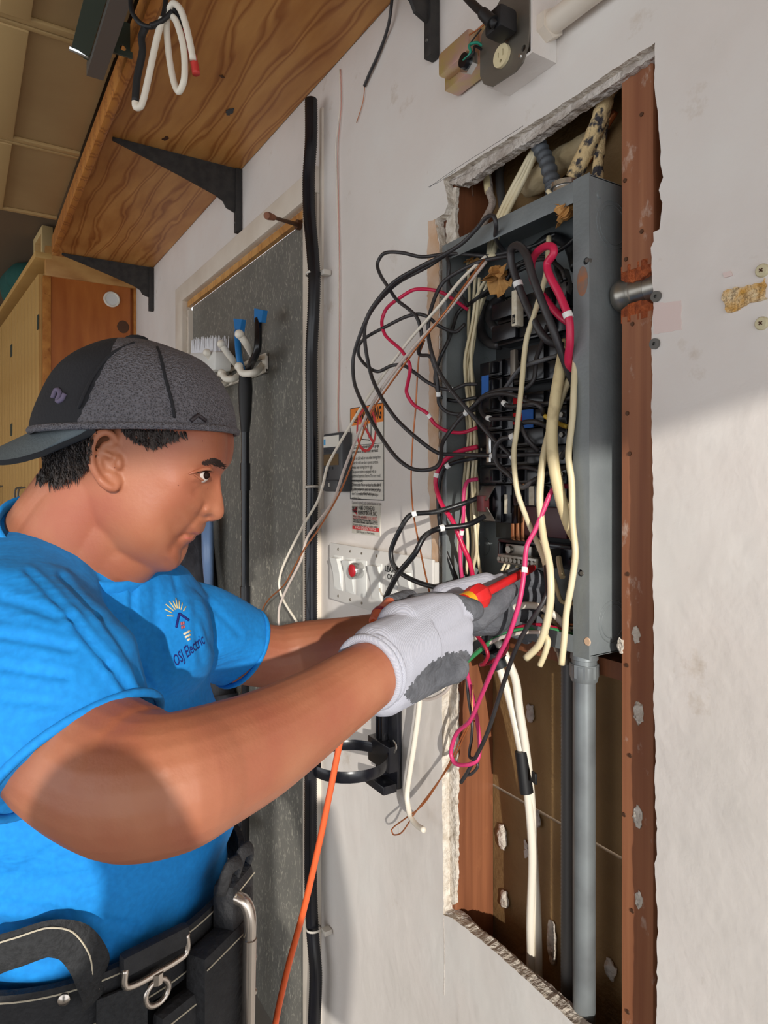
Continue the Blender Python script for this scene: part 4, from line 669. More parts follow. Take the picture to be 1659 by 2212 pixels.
fp = [W(*q) for q in [(1118, 400, .085), (1150, 396, .085), (1180, 375, .085), (1210, 350, .085), (1235, 338, .085), (1262, 318, .09), (1290, 290, .095)]]
V, Fc = sweep(catmull(fp, 6), [.013 + .010 * math.sin(math.pi * i / 36) for i in range(37)], 12); V = [v + Vector((1, .5, 1)) * mnoise.noise(v * 45) * .010 for v in V]
mk('foam_sealant', V, Fc, 'foam', None, 'lumpy tan foam sealant on the cavity back', 'foam', smooth='all')
def scrap(c, n, s, lab, seed):
    rr = random.Random(seed); e = empty('paper_scrap', c, lab, 'paper')
    for i in range(n):
        d = Vector((rr.uniform(-1, 1), rr.uniform(-.5, .2), rr.uniform(-1, .5))).normalized(); sd_ = d.orthogonal().normalized(); L_ = s * rr.uniform(.6, 1.2); w_ = L_ * rr.uniform(.25, .45); q = c + Vector((rr.uniform(-.3, .3), rr.uniform(-.2, .2), rr.uniform(-.3, .3))) * s
        nn = d.cross(sd_); pts = [q - sd_ * w_, q + sd_ * w_ * .8, q + d * L_ * .6 + sd_ * w_ + nn * w_ * .5, q + d * L_ + sd_ * w_ * .2, q + d * L_ * .8 - sd_ * w_ * .7 - nn * w_ * .4, q + d * L_ * .35 - sd_ * w_ * 1.1]
        V, Fc = prism(pts, .0006, nn); mk('paper_strip', V, Fc, 'kraft', e)
scrap(W(1222, 455, -.004), 11, .026, 'torn brown paper bursting from the panel top corner', 4)
scrap(W(1085, 590, .012), 12, .032, 'torn brown kraft paper hanging in the knot of wires', 9)
scrap(W(1022, 560, .03), 7, .022, 'small torn brown paper by the panel top left', 14)
wire('cream_wire', [(1183, 412, -.01), (1196, 428, -.008), (1210, 445, .0)], .0035, 'wire_cream', 'cream wire stub poking out of the torn paper')
# conduits below and the pipe at the side
x = wx(1262, .035); z1 = PZ0 - .001; yc = .035
cd_ = empty('steel_conduit', (x, yc, .05), 'grey steel conduit with a compression fitting under the panel', 'conduit')
mk('pipe', *rod((x, yc, .02), (x, yc, z1 - .04), [(0, .0165), (1, .0165)], 24), 'conduit_steel', cd_, smooth=True)
mk('fitting', *rod((x, yc, z1 - .052), (x, yc, z1), [(0, .019), (.12, .0205), (.45, .0205), (.47, .0185), (.62, .0185), (.64, .0205), (.9, .0195), (1, .0195)], 24), 'conduit_steel', cd_, smooth=True)
V, Fc = rod((x, yc, z1 - .045), (x, yc, z1 - .026), [(0, .0215), (1, .0215)], 8); mk('hex_nut', V, Fc, 'conduit_steel', cd_)
x2 = wx(1228, .065); P = [Vector((x2, .065, .02 + i * .003)) for i in range(int((z1 - .05) / .003))]
fc = empty('flexible_conduit', (x2, .065, .02), 'dark ribbed flexible conduit beside the steel conduit', 'conduit')
mk('sleeve', *sweep(P, [.0115 + .0008 * (i % 2) for i in range(len(P))], 12), 'flex_dark', fc, smooth='all'); mk('ferrule', *rod((x2, .06, z1 - .04), (x2, .05, z1), [(0, .013), (.5, .013), (.52, .016), (1, .016)], 14), 'steel', fc, smooth=True)
zp = (wz(1345, 641, .045)); pc = empty('pipe_nipple', (PX1 + .03, .045, zp - .025), 'steel pipe nipple passing through the cut stud into the panel', 'pipe')
mk('pipe', *rod((PX1 + .02, .045, zp), (SX1 + .10, .045, zp), [(0, .0205), (1, .0205)], 24), 'steel', pc, smooth=True)
mk('coupling', *rod((PX1 + .004, .045, zp), (PX1 + .055, .045, zp), [(0, .0215), (.08, .0235), (.22, .0235), (.26, .022), (.5, .0225), (.53, .0245), (.6, .0245), (.63, .0225), (1, .021)], 24), 'steel', pc, smooth=True)
cl = empty('cable_clamp', W(1055, 1400, .02), 'grey plastic cable clamp under the panel beside the glove', 'clamp')
mk('body', *obox(W(1045, 1385, .02), Vector((1, 0, 0)), Vector((0, 1, 0)), UP, .045, .04, .035, .006), 'panel_dark', cl, smooth=True); mk('nut', *rod(W(1065, 1405, .02), W(1080, 1440, .03), [(0, .019), (.5, .019), (.55, .016), (1, .016)], 12), 'panel_dark', cl, smooth=True)
# long black corrugated conduit beside the door
cpts = [(672, 214), (672, 300), (667, 380), (668, 460), (675, 540), (679, 600), (677, 680), (673, 760), (673, 850), (674, 1060), (672, 1200), (672, 1330), (671, 1500), (671, 1700), (671, 1900), (675, 2010), (682, 2100), (679, 2212), (679, 2400)]
P = catmull([W(x_, y_, -.034) for x_, y_ in cpts], 24); L_ = [0.0]
for a, b in zip(P, P[1:]): L_.append(L_[-1] + (b - a).length)
st = .0028; Q = []; j = 0; k = 0
while k * st < L_[-1]:
    while j < len(L_) - 2 and L_[j + 1] < k * st: j += 1
    Q.append(P[j].lerp(P[j + 1], (k * st - L_[j]) / max(1e-6, L_[j + 1] - L_[j]))); k += 1
lc = mk('corrugated_conduit', *sweep(Q, [.0158 if i % 2 else .0138 for i in range(len(Q))], 12), 'black_plastic', None, 'long black corrugated conduit running down beside the door', 'conduit', smooth='all')
for px, py in [(676, 592), (674, 1052), (678, 2006)]:
    c = W(px, py, -.034); mk('cable_tie', *sweep([c + Vector((math.cos(a) * .0175, math.sin(a) * .0175, .002 * math.cos(a))) for a in [i * math.pi / 10 for i in range(20)]], .0022, 6, closed=True, flat=(1.4, .6), up=UP), 'tie_white', lc, smooth='all')
    mk('tie_mount', *obox(c + Vector((.024, .022, 0)), Vector((1, 0, 0)), Vector((0, 1, 0)), UP, .02, .02, .012, .002), 'tie_white', lc, smooth=True)
# thin bell wire on the wall
for k, off in enumerate((0, 3)):
    wire('bell_wire', [(733 + off, 150, -.003), (734 + off, 230, -.003), (725 + off * 1.6, 318, -.003), (728 + off, 420, -.003), (731 + off, 600, -.003), (730 + off, 760, -.003), (728 + off, 890, -.003), (729 + off, 935, -.008)], .0011, 'wire_pinkish' if k else 'wire_white', ['thin white bell wire stapled down the wall to the opener control', 'thin pinkish bell wire running beside the white one to the opener control'][k], group='pair of bell wires on the wall')
wire('electric_cable', [(850, -40, -.02), (842, 40, -.012), (830, 85, -.006), (812, 130, -.006), (800, 155, -.006), (787, 186, -.005)], .0034, 'wire_black', 'black cable with taped end hanging down the wall from the shelf', 'cable')
wire('thin_cord', [(788, 184, -.004), (784, 220, -.003), (770, 265, -.003)], .0009, 'copper', 'thin brown cord trailing below the taped black cord', 'cord')
# ------------------------------------------------------------------ things on the wall
def Yv(k): return Vector((0, -k, 0))
# switch plate
sx0, sx1 = wx(713, -.02), wx(936, -.02); sz1, sz0 = wz(715, 1172, -.02), wz(713, 1292, -.02)
sp = empty('switch_plate', ((sx0 + sx1) / 2, -.01, sz0), 'wide white six-gang switch plate with a red push button', 'switch plate')
box('backing_box', sx0 + .012, sx1 - .004, -.016, 0, sz0 + .008, sz1 - .006, 'plate_white', sp, bev=.003); box('plate', sx0, sx1, -.022, -.015, sz0, sz1, 'plate_white', sp, bev=.003)
hz = sz1 - sz0; gang = [wx(q, -.022) for q in (731, 757, 782, 814, 846, 880)]
for k, gx_ in enumerate(gang):
    box('bezel', gx_ - .021, gx_ + .021, -.0235, -.0215, sz0 + hz * .2, sz1 - hz * .2, 'white_plastic', sp, bev=.001)
    if k in (0, 1, 3, 5):
        V, Fc = prism([(gx_ - .016, -.023, sz0 + hz * .24), (gx_ - .016, -.024, sz0 + hz * .24), (gx_ - .016, -.028, sz0 + hz * .5), (gx_ - .016, -.036, sz1 - hz * .24), (gx_ - .016, -.023, sz1 - hz * .24)], .032, Vector((1, 0, 0))); mk('rocker', V, Fc, 'white_plastic', sp)
    for z in (sz0 + hz * .09, sz1 - hz * .09): mk('screw', *rod((gx_, -.022, z), (gx_, -.0235, z), [(0, .0032), (1, .0028)], 10), 'steel', sp, smooth=True)
bz = wz(775, 1232, -.03); b = mk('push_button', *rod((gang[2] - .004, -.022, bz), (gang[2] - .004, -.044, bz), [(0, .017), (.85, .017), (1, .0155)], 20), 'steel_bright', sp, smooth=True)
mk('red_cap', *rod((gang[2] - .004, -.043, bz), (gang[2] - .004, -.047, bz), [(0, .013), (.8, .013), (1, .010)], 20), 'button_red', b, smooth=True)
text('LEAVE', (gang[4], -.0245, wz(846, 1236, -.022)), (1, 0, 0), (0, 0, 1), .016, 'ink', sp, align='CENTER', bold=.02); text('ON', (gang[4], -.0245, wz(846, 1252, -.022)), (1, 0, 0), (0, 0, 1), .016, 'ink', sp, align='CENTER', bold=.02)
# garage door opener control
ox0, ox1 = wx(697, -.028), wx(736, -.028); oz1, oz0 = wz(700, 937, -.028), wz(700, 1062, -.028)
oc = empty('opener_control', ((ox0 + ox1) / 2, -.01, oz0), 'dark grey garage door opener wall control', 'control')
box('body', ox0, ox1 + .006, -.028, 0, oz0, oz1, 'opener_dark', oc, bev=.007); h = oz1 - oz0; wd = ox1 - ox0
st = box('label', ox0 + .006, ox1 - .008, -.0288, -.028, oz1 - h * .24, oz1 - h * .05, 'sticker_white', oc); box('label_mark', ox0 + .008, ox0 + .016, -.0294, -.0288, oz1 - h * .2, oz1 - h * .1, 'label_blue', st)
text('LiftMaster', (ox0 + .008, -.0286, oz1 - h * .33), (1, 0, 0), (0, 0, 1), .012, 'ink_grey', oc, width=wd * .55)
box('screen', ox0 + .007, ox1 - .01, -.0288, -.028, oz1 - h * .55, oz1 - h * .36, 'screen_brown', oc)
for k in range(3): box('key', ox0 + .009 + k * .016, ox0 + .021 + k * .016, -.030, -.028, oz1 - h * .62, oz1 - h * .58, 'ink_grey', oc, bev=.001)
box('light_button', ox0 + .008, ox0 + .028, -.031, -.028, oz1 - h * .76, oz1 - h * .65, 'ink_grey', oc, bev=.002); pb = box('push_bar', ox0 + .006, ox1 - .006, -.034, -.027, oz0 + h * .02, oz0 + h * .2, 'opener_dark', oc, bev=.003)
box('bar_mark', ox0 + wd * .48, ox0 + wd * .52, -.0345, -.034, oz0 + h * .09, oz0 + h * .15, 'sticker_white', pb)
# warning sign
ax0, ax1 = wx(757, -.001), wx(830, -.001); zt = (wz(758, 884) + wz(833, 867)) / 2; zb_ = wz(756, 1078)
ws = empty('warning_sign', ((ax0 + ax1) / 2, 0, zb_), 'paper garage door warning notice with an orange WARNING header', 'sign')
box('sheet', ax0, ax1, -.0014, 0, zb_, zt, 'sticker_white', ws); box('header', ax0, ax1, -.0018, -.0014, zt - .040, zt, 'warn_orange', ws)
wd = ax1 - ax0; H = zt - zb_; yT = -.0022
for z0_, z1_ in ((zb_, zb_ + .0016), (zt - .0016, zt), (zb_ + .042, zb_ + .0432), (zt - H * .415, zt - H * .41)): box('border', ax0, ax1, -.002, -.0014, z0_, z1_, 'ink', ws)
for x0_, x1_ in ((ax0, ax0 + .0016), (ax1 - .0016, ax1)): box('border', x0_, x1_, -.002, -.0014, zb_, zt, 'ink', ws)
text('WARNING', (ax0 + wd * .30, yT, zt - .032), (1, 0, 0), (0, 0, 1), .036, 'ink', ws, width=wd * .64, bold=.03)
V, Fc = prism([(ax0 + wd * .13, yT, zt - .034), (ax0 + wd * .26, yT, zt - .034), (ax0 + wd * .195, yT, zt - .007)], .0002, Vector((0, 1, 0))); mk('alert_triangle', V, Fc, 'ink', ws); text('!', (ax0 + wd * .195, yT - .0003, zt - .032), (1, 0, 0), (0, 0, 1), .026, 'warn_orange', ws, align='CENTER', bold=.03)
cz = zt - H * .255; cx_ = (ax0 + ax1) / 2
mk('prohibition_ring', *sweep([Vector((cx_ + math.cos(a) * .040, yT, cz + math.sin(a) * .046)) for a in [i * math.pi / 20 for i in range(40)]], .0035, 4, closed=True, flat=(1, .15), up=Vector((1, 0, .01))), 'sign_red', ws)
mk('prohibition_bar', *obox((cx_, yT, cz), Vector((.7, 0, -.71)), Vector((0, 1, 0)), Vector((.71, 0, .7)), .08, .0006, .007), 'sign_red', ws)
for a, b_ in (((-.02, -.02), (-.012, .005)), ((-.012, .005), (.004, .012)), ((.004, .012), (.012, -.02)), ((-.012, .005), (-.02, .015)), ((-.02, -.02), (.015, -.024)), ((.0, .02), (.02, .02)), ((.02, .02), (.02, -.02))):
    mk('pictogram_line', *sweep([Vector((cx_ + a[0], yT + .0003, cz + a[1])), Vector((cx_ + b_[0], yT + .0003, cz + b_[1]))], .0011, 4), 'ink_grey', ws)
lines = ['Child can be pinned under automatic garage', 'door. Death or serious injury can result.', '', 'Never let child walk or run under moving door.', 'Never let child use door opener controls.', 'Always keep moving door in sight.', 'This opener system is equipped with an', 'unattended operation feature. The door could', 'move unexpectedly.', 'Do not enable Timer-to-close functionality if', 'operating either one-piece or swinging garage', 'door. To be enabled ONLY when operating a', 'sectional door.', 'If person is pinned, push control button or use', 'emergency release.', 'Test door opener monthly:']
z = zt - H * .45
for i, s in enumerate(lines):
    if s: text(s, (ax0 + wd * .06, yT, z), (1, 0, 0), (0, 0, 1), .0105, 'ink', ws, width=wd * .86 * min(1, len(s) / 45), bold=.012 if i < 2 else 0)
    z -= .0099 if s else .005
for i, s in enumerate(['Refer to owners manual.', 'Place 1-1/2 inch object on floor.', 'If door fails to reverse, adjust opener.', 'If opener still fails, repair or replace opener.']): text(s, (ax0 + wd * .1, yT, z - i * .0062), (1, 0, 0), (0, 0, 1), .006, 'ink', ws)
for i, s in enumerate(['Do not remove or paint over this label.', 'Mount next to wall control, out of', 'reach of small children.']): text(s, (cx_, yT, zb_ + .031 - i * .010), (1, 0, 0), (0, 0, 1), .0075, 'ink', ws, align='CENTER')
# service sticker
bx0, bx1 = wx(760.5, -.001), wx(821, -.001); tz, bz_ = wz(790, 1089), wz(790, 1155); wd = bx1 - bx0; H = tz - bz_
ss = empty('service_sticker', ((bx0 + bx1) / 2, 0, bz_), 'small garage door company sticker with a red stripe', 'sticker')
box('sheet', bx0, bx1, -.0014, 0, bz_, tz, 'sticker_grey', ss); box('red_stripe', bx0 + .003, bx1 - .003, -.0018, -.0014, bz_ + H * .14, bz_ + H * .26, 'sign_red', ss)
for s, fy, sz_, w_, m_, fx_ in [('R&S OVERHEAD', .80, .014, .52, 'ink', .30), ('GARAGE DOOR, INC.', .64, .014, .66, 'ink', .24), ('CALL (510) 483-9700 FOR SERVICE', .50, .0105, .86, 'sign_red', .06), ('• GARAGE DOORS   • SPRING REPLACEMENTS', .42, .0065, .88, 'ink', .05), ('• AUTOMATIC OPENERS  • AUTOMATIC GATES', .36, .0065, .88, 'ink', .05), ('24 HOUR EMERGENCY SERVICE', .165, .0085, .75, 'sticker_white', .12), ('$5.00 Discount on Next Service', .035, .0085, .64, 'ink', .18)]:
    text(s, (bx0 + wd * fx_, -.0021, bz_ + H * fy), (1, 0, 0), (0, 0, 1), sz_, m_, ss, width=wd * w_)
V, Fc = prism([(bx0 + wd * .02, -.0018, bz_ + H * .76), (bx0 + wd * .2, -.0018, bz_ + H * .92), (bx0 + wd * .2, -.0018, bz_ + H * .62)], .0003, Vector((0, 1, 0))); mk('logo_wedge', V, Fc, 'sign_red', ss); text('R&S', (bx0 + wd * .03, -.0021, bz_ + H * .72), (1, 0, 0), (0, 0, 1), .014, 'ink', ss, width=wd * .17, bold=.03)
# outlet on its painted box, plug, transformer, pipe
op = [(1080, 0), (1105, -12), (1142, -14), (1143, 20), (1143, 60), (1140, 98), (1128, 135), (1112, 155), (1062, 187), (1045, 182), (1037, 165), (1037, 100), (1040, 75)]
Yo = -.052; ob = empty('outlet', (W(1090, 100, Yo).x, -.02, W(1090, 190, Yo).z), 'grey octagonal outlet plate with an ivory socket on a painted box', 'outlet')
pts = [W(a, b_, Yo) for a, b_ in op]; ph_ = W(1131, 104, Yo); mk('cover_plate', *holed([(q.x, q.z) for q in pts], [circ(ph_.x, ph_.z, .0045), circ(W(1086, 122, Yo - .001).x, W(1086, 122, Yo - .001).z, .0162, 24)], Yo, Yo + .003), 'plate_grey', ob)
cpx = sum((p.x for p in pts)) / len(pts); cpz = sum((p.z for p in pts)) / len(pts)
qx0, qx1, qz0, qz1 = min(p.x for p in pts) + .012, max(p.x for p in pts) + .004, min(p.z for p in pts) + .012, max(p.z for p in pts)
mk('painted_box', *holed(rect(qx0, qx1, qz0, qz1), [rect(qx0 + .004, qx1 - .004, qz0 + .004, qz1 - .004)], Yo + .003, -.0002), 'plaster', ob)   # hollow, so the plate's holes are dark by themselves
def socket(px, py, nm='socket'):
    c = W(px, py, Yo - .001)
    if nm != 'socket': mk(nm, *rod(c + Vector((0, .003, 0)), c - Vector((0, .004, 0)), [(0, .0168), (.8, .0168), (1, .0155)], 24), 'ivory', ob, smooth=True); return c
    mk(nm, *holed(circ(c.x, c.z, .0168, 28), [rect(c.x - .006, c.x - .0043, c.z - .001, c.z + .007), rect(c.x + .0043, c.x + .006, c.z - .002, c.z + .008), circ(c.x, c.z - .008, .0026, 10)], c.y - .0045, c.y + .0005), 'ivory', ob)
    return c
socket(1086, 122); tc = socket(1098, 50, 'covered_socket')
for px, py, r in ((1084, 88, .003), (1124, 121, .0035)): p = W(px, py, Yo); mk('screw', *rod(p, p - Vector((0, .002, 0)), [(0, r), (1, r * .8)], 10), 'steel_bright', ob, smooth=True)
pl = empty('power_plug', tc, 'black power plug with a cord pushed into the upper socket', 'plug')
pa = W(1078, 55, Yo - .030); mk('plug_head', *join(obox(W(1082, 52, Yo - .022), Vector((1, 0, 0)), Vector((0, 1, 0)), UP, .036, .034, .034, .006)), 'black_soft', pl, smooth=True)
P = catmull([W(1070, 55, Yo - .04), W(1050, 35, Yo - .05), W(1028, 15, Yo - .05), W(1000, -15, Yo - .045), W(975, -50, Yo - .04)], 6); mk('cord', *sweep(P, .0062, 10), 'black_soft', pl, smooth='all'); mk('strain_relief', *rod(P[2], P[8], [(0, .010), (.6, .009), (1, .0085)], 12), 'black_soft', pl, smooth=True)
tx = empty('transformer', W(1000, 205, -.03), 'gold zinc doorbell transformer with a steel nut on the wall', 'transformer')
tx0, tx1 = wx(950, -.045), wx(1036, -.045); tz1, tz0 = wz(965, 105, -.045), wz(955, 190, -.045)
box('housing', tx0, tx1, -.035, -.004, tz0, tz1, 'zinc_gold', tx, bev=.003); box('cover', tx0 + .012, tx1 - .012, -.058, -.034, tz0 + .012, tz1 - .010, 'zinc_gold', tx, bev=.005); box('mounting_tab', tx1 - .02, tx1 - .008, -.01, -.004, tz0 - .02, tz0 + .002, 'nail_rust', tx, bev=.001)
nc = W(1012, 135, -.058); V, Fc = rod(nc + Vector((0, .006, 0)), nc - Vector((0, .004, 0)), [(0, .018), (1, .018)], 6); mk('hex_nut', V, Fc, 'steel_bright', tx); mk('bushing', *rod(nc, nc - Vector((0, .012, 0)), [(0, .0125), (1, .0115)], 18), 'black_plastic', tx, smooth=True)
mk('green_lead', *sweep(catmull([nc - Vector((0, .010, 0)), W(1016, 115, -.07), W(1014, 98, -.066), W(1030, 92, -.058), W(1042, 100, -.05)], 5), .0024, 8), 'teal_wire', tx, smooth='all'); mk('black_lead', *sweep(catmull([nc - Vector((0, .010, 0)), W(1022, 115, -.07), W(1026, 100, -.064), W(1042, 108, -.05)], 5), .0022, 8), 'black_soft', tx, smooth='all')
wire('copper_wire', [(985, 102, -.05), (1000, 85, -.055), (1030, 65, -.055), (1050, 50, -.05)], .0012, 'copper', 'thin brown lead from the transformer to the outlet box'); wire('black_wire', [(1008, 108, -.05), (1022, 85, -.055), (1040, 62, -.05)], .0012, 'wire_black2', 'thin black lead from the transformer to the outlet box')
pp0, pp1 = W(1165, 72, -.022), W(1420, -70, -.022); pi = empty('painted_conduit', pp0, 'white painted conduit with a hex nut at the wall', 'conduit')
pz = pp0.z; mk('pipe', *rod((pp0.x, -.022, pz), (pp0.x + .5, -.022, pz), [(0, .016), (1, .016)], 20), 'trim_white', pi, smooth=True); V, Fc = rod((pp0.x - .004, -.022, pz), (pp0.x + .028, -.022, pz), [(0, .022), (1, .022)], 6); mk('hex_nut', V, Fc, 'trim_white', pi)
# wooden peg over the door
q0, q1 = W(640, 485, -.01), PD(578, 466, 1.58); pg = empty('peg_hook', q0, 'rusty nail peg with a wooden tip above the door', 'hook'); mk('nail', *rod(q0 + Vector((0, .01, 0)), q1, [(0, .006), (1, .004)], 8), 'nail_rust', pg, smooth=True); mk('wooden_tip', *rod(q0.lerp(q1, .8), q0.lerp(q1, 1.03), [(0, .007), (.8, .0095), (1, .008)], 10), 'stud_clean', pg, smooth=True); mk('washer', *rod(q0 + Vector((0, .012, 0)), q0, [(0, .013), (1, .013)], 12), 'nail_rust', pg, smooth=True)
# rack of hooks on the door, with brush and telescopic pole
YD = .020; rk = empty('hook_rack', W(520, 830, YD), 'white plastic rack of double hooks screwed to the speckled door', 'rack')
rz1, rz0 = wz(580, 762, YD), wz(580, 805, YD); rxa, rxb = wx(440, YD), wx(580, YD)
box('bar', rxa, rxb, YD - .012, YD, rz0, rz0 + .014, 'hook_white', rk, bev=.003); box('bar', rxa, rxb, YD - .009, YD, rz1 - .012, rz1, 'hook_white', rk, bev=.003); box('end_plate', rxb - .045, rxb, YD - .010, YD, rz0, rz1, 'hook_white', rk, bev=.003); mk('screw', *rod((rxb - .03, YD - .010, rz1 - .02), (rxb - .03, YD - .013, rz1 - .02), [(0, .006), (1, .005)], 10), 'steel', rk, smooth=True)
for l in ([(565, 790, .012), (548, 805, -.05), (524, 806, -.07), (516, 792, -.075)], [(552, 775, .01), (545, 765, -.05), (530, 740, -.09), (517, 722, -.11)], [(528, 800, .012), (505, 818, -.04), (488, 818, -.06), (479, 806, -.065)], [(512, 790, .01), (505, 780, -.05), (488, 758, -.08), (478, 743, -.095)], [(500, 815, .012), (480, 830, -.04), (462, 828, -.06)], [(490, 805, .01), (470, 790, -.05), (454, 772, -.07), (447, 762, -.085)]):
    P = catmull([W(*q) for q in l], 6); mk('hook', *join(sweep(P, .0102, 10), ball(P[-1], .0132, 2)), 'hook_white', rk, smooth='all')
bc = W(452, 782, -.045); br = empty('scrub_brush', bc, 'white scrub brush head with pale bristles on the rack', 'brush'); uu = (W(505, 770, -.045) - W(410, 775, -.045)).normalized()
mk('head', *obox(bc, uu, Vector((0, 1, 0)), uu.cross(Vector((0, 1, 0))), .30, .06, .065, .018), 'white_plastic', br, smooth=True); mk('handle_socket', *rod(bc + UP * -.02, bc + UP * -.12, [(0, .026), (1, .02)], 14), 'white_plastic', br, smooth=True)
tu = []
rr = random.Random(3)
for i in range(26):
    for j in range(4):
        b0 = bc + uu * (-.135 + .27 * i / 25) + Vector((0, -.02 + .013 * j, .028)); tu.append(sweep([b0, b0 + UP * (.045 + rr.uniform(0, .012)) + uu * rr.uniform(-.008, .008)], [.0032, .001], 4))
mk('bristles', *join(*tu), 'bristle', br, kind='stuff')
YP = -.045; ph = W(532, 770, YP); pe = W(528, 2120, YP); pl_ = empty('telescopic_pole', (pe.x, YP, 0.0), 'black telescopic pole with two blue scraper blades hung on the rack', 'pole')
ztop = wz(531, 845, YP); xx = wx(530, YP)
mk('pole', *rod((xx, YP, .02), (xx, YP, ztop), [(0, .0118), (1, .0118)], 16), 'black_plastic', pl_, smooth=True)
for py, h_ in ((1030, .018), (1296, .02)): z_ = wz(530, py, YP); mk('collar', *rod((xx, YP, z_ - .04), (xx, YP, z_ + .04), [(0, .0145), (1, .0145)], 16), 'black_plastic', pl_, smooth=True)
mk('grip', *rod((xx, YP, ztop - .12), (xx, YP, wz(531, 800, YP)), [(0, .0125), (.35, .0185), (.7, .021), (1, .017)], 16), 'black_soft', pl_, smooth=True)
mk('fork', *sweep(catmull([W(530, 815, YP), W(543, 785, YP - .01), W(556, 755, YP - .015), (W(558, 720, YP - .01)), W(558, 690, YP)], 5), .011, 8), 'black_plastic', pl_, smooth='all'); mk('fork', *sweep(catmull([W(528, 812, YP), W(518, 780, YP - .01), W(514, 745, YP - .01), W(513, 715, YP)], 5), .010, 8), 'blue_plastic', pl_, smooth='all')
for q in ([(504, 688), (522, 690), (518, 718), (508, 718)], [(549, 666), (568, 670), (564, 696), (549, 696)]): V, Fc = prism([W(a, b_, YP - .006) for a, b_ in q], .014, Vector((0, 1, 0))); mk('blade', V, Fc, 'blue_plastic', pl_)
# jacket hanging on the door behind him
jk = empty('hanging_jacket', W(440, 1820, -.06), 'dark jacket with a pale blue reflective stripe hanging on the door', 'jacket')
def sheet(outl, y0, th, amp, seed):
    P = [W(a, b_, y0) for a, b_ in outl]; V = []; n = len(P)//2; Lf, Rg = P[:n], P[n:][::-1]; Fc = []; K = 10
    for i in range(n):
        for k in range(K + 1):
            p = Lf[i].lerp(Rg[i], k / K); V.append(p + Vector((0, -amp * (math.sin(k * 1.9 + seed) * .5 + .5) - th * math.sin(math.pi * k / K), 0)))
    m = len(V); V += [v + Vector((0, th, 0)) for v in V]
    for i in range(n - 1):
        for k in range(K): a = i * (K + 1) + k; Fc += [(a, a + 1, a + K + 2, a + K + 1), (m + a, m + a + K + 1, m + a + K + 2, m + a + 1)]
    bd = [k for k in range(K + 1)] + [i * (K + 1) + K for i in range(1, n)] + [(n - 1) * (K + 1) + k for k in range(K - 1, -1, -1)] + [i * (K + 1) for i in range(n - 2, 0, -1)]
    Fc += [(a, b_, m + b_, m + a) for a, b_ in zip(bd, bd[1:] + bd[:1])]; return V, Fc
mk('shell', *sheet([(330, 1080), (330, 1300), (330, 1500), (330, 1800), (495, 1800), (492, 1530), (450, 1300), (434, 1140)], -.02, .05, .018, 1), 'jacket', jk, smooth='all'); mk('reflective_stripe', *sheet([(436, 1110), (438, 1200), (448, 1280), (454, 1280), (454, 1200), (454, 1110)], -.032, .012, .002, 3), 'reflective', jk, smooth='all')
mk('cuff', *sheet([(440, 1505), (440, 1545), (490, 1550), (495, 1500)], -.05, .03, .01, 4), 'jacket', jk, smooth='all'); mk('hem_tail', *sheet([(480, 1770), (486, 1800), (520, 1790), (523, 1770)], -.04, .02, .01, 4), 'jacket', jk, smooth='all')
# extinguisher bracket
eb = empty('extinguisher_bracket', W(840, 1690, -.01), 'black plastic extinguisher bracket with a curved strap below the glove', 'bracket')
x0, x1 = wx(820, -.012), wx(858, -.012); z1_, z0_ = wz(845, 1500, -.012), wz(845, 1698, -.012)
box('back_plate', x0, x1, -.012, 0, z0_, z1_, 'black_plastic', eb, bev=.003)
for k in range(3): xr = x0 + .006 + k * .012; box('rib', xr, xr + .003, -.026, -.012, z0_ + .02, z1_, 'black_plastic', eb, bev=.001)
box('foot', x0 - .008, x1, -.045, -.012, z0_ - .004, z0_ + .014, 'black_plastic', eb, bev=.003); zc = wz(840, 1628, -.02); box('clamp_block', x0 - .012, x1 + .004, -.034, -.010, zc - .03, zc + .022, 'black_plastic', eb, bev=.003)
cc = Vector(((x0 + x1) / 2, -.105, zc)); rs = .078
P = [cc + Vector((math.cos(a) * rs, math.sin(a) * rs, 0)) for a in [math.radians(105 + i * 12) for i in range(29)]]
mk('strap', *sweep(P, .011, 8, flat=(1, .18), up=UP), 'black_plastic', eb, smooth=True); mk('buckle', *obox(P[14], Vector((0, 1, 0)), Vector((1, 0, 0)), UP, .03, .006, .032, .002), 'black_plastic', eb, smooth=True); mk('latch_wire', *sweep(catmull([W(850, 1600, -.04), W(856, 1612, -.046), W(852, 1626, -.04)], 5), .0016, 6), 'steel_bright', eb)
# orange cord
P = catmull([PD(880, 1290, .93), PD(840, 1305, .90), PD(806, 1345, .84), PD(775, 1440, .84), PD(750, 1540, .84), PD(735, 1600, .84), PD(715, 1700, .84), PD(690, 1820, .84), PD(655, 1970, .84), PD(622, 2090, .85), PD(595, 2212, .86), PD(570, 2400, .88)], 8)
oc_ = mk('orange_cord', *sweep(P, .0042, 10), 'orange_cord', None, 'orange cord trailing down behind the forearm to the floor', 'cord', smooth='all')
q0, q1 = PD(806, 1342, .84), PD(842, 1304, .90); mk('plug_sleeve', *rod(q0, q1, [(0, .006), (.3, .009), (.32, .010), (.45, .010), (.47, .009), (1, .009)], 14), 'orange_light', oc_, smooth=True); d_ = (q1 - q0).normalized(); mk('dark_band', *rod(q0 + d_ * .02, q0 + d_ * .028, [(0, .0104), (1, .0104)], 14), 'wire_dkred', oc_, smooth=True); mk('plug_tip', *rod(q1, PD(890, 1288, .95), [(0, .011), (.7, .012), (1, .009)], 14), 'glove_coat', oc_, smooth=True)
wire('white_wire', [(842, 1312, -.12), (835, 1296, -.125), (824, 1282, -.125), (820, 1272, -.12)], .0016, 'wire_white', 'thin white wire end poking out beside the orange plug')
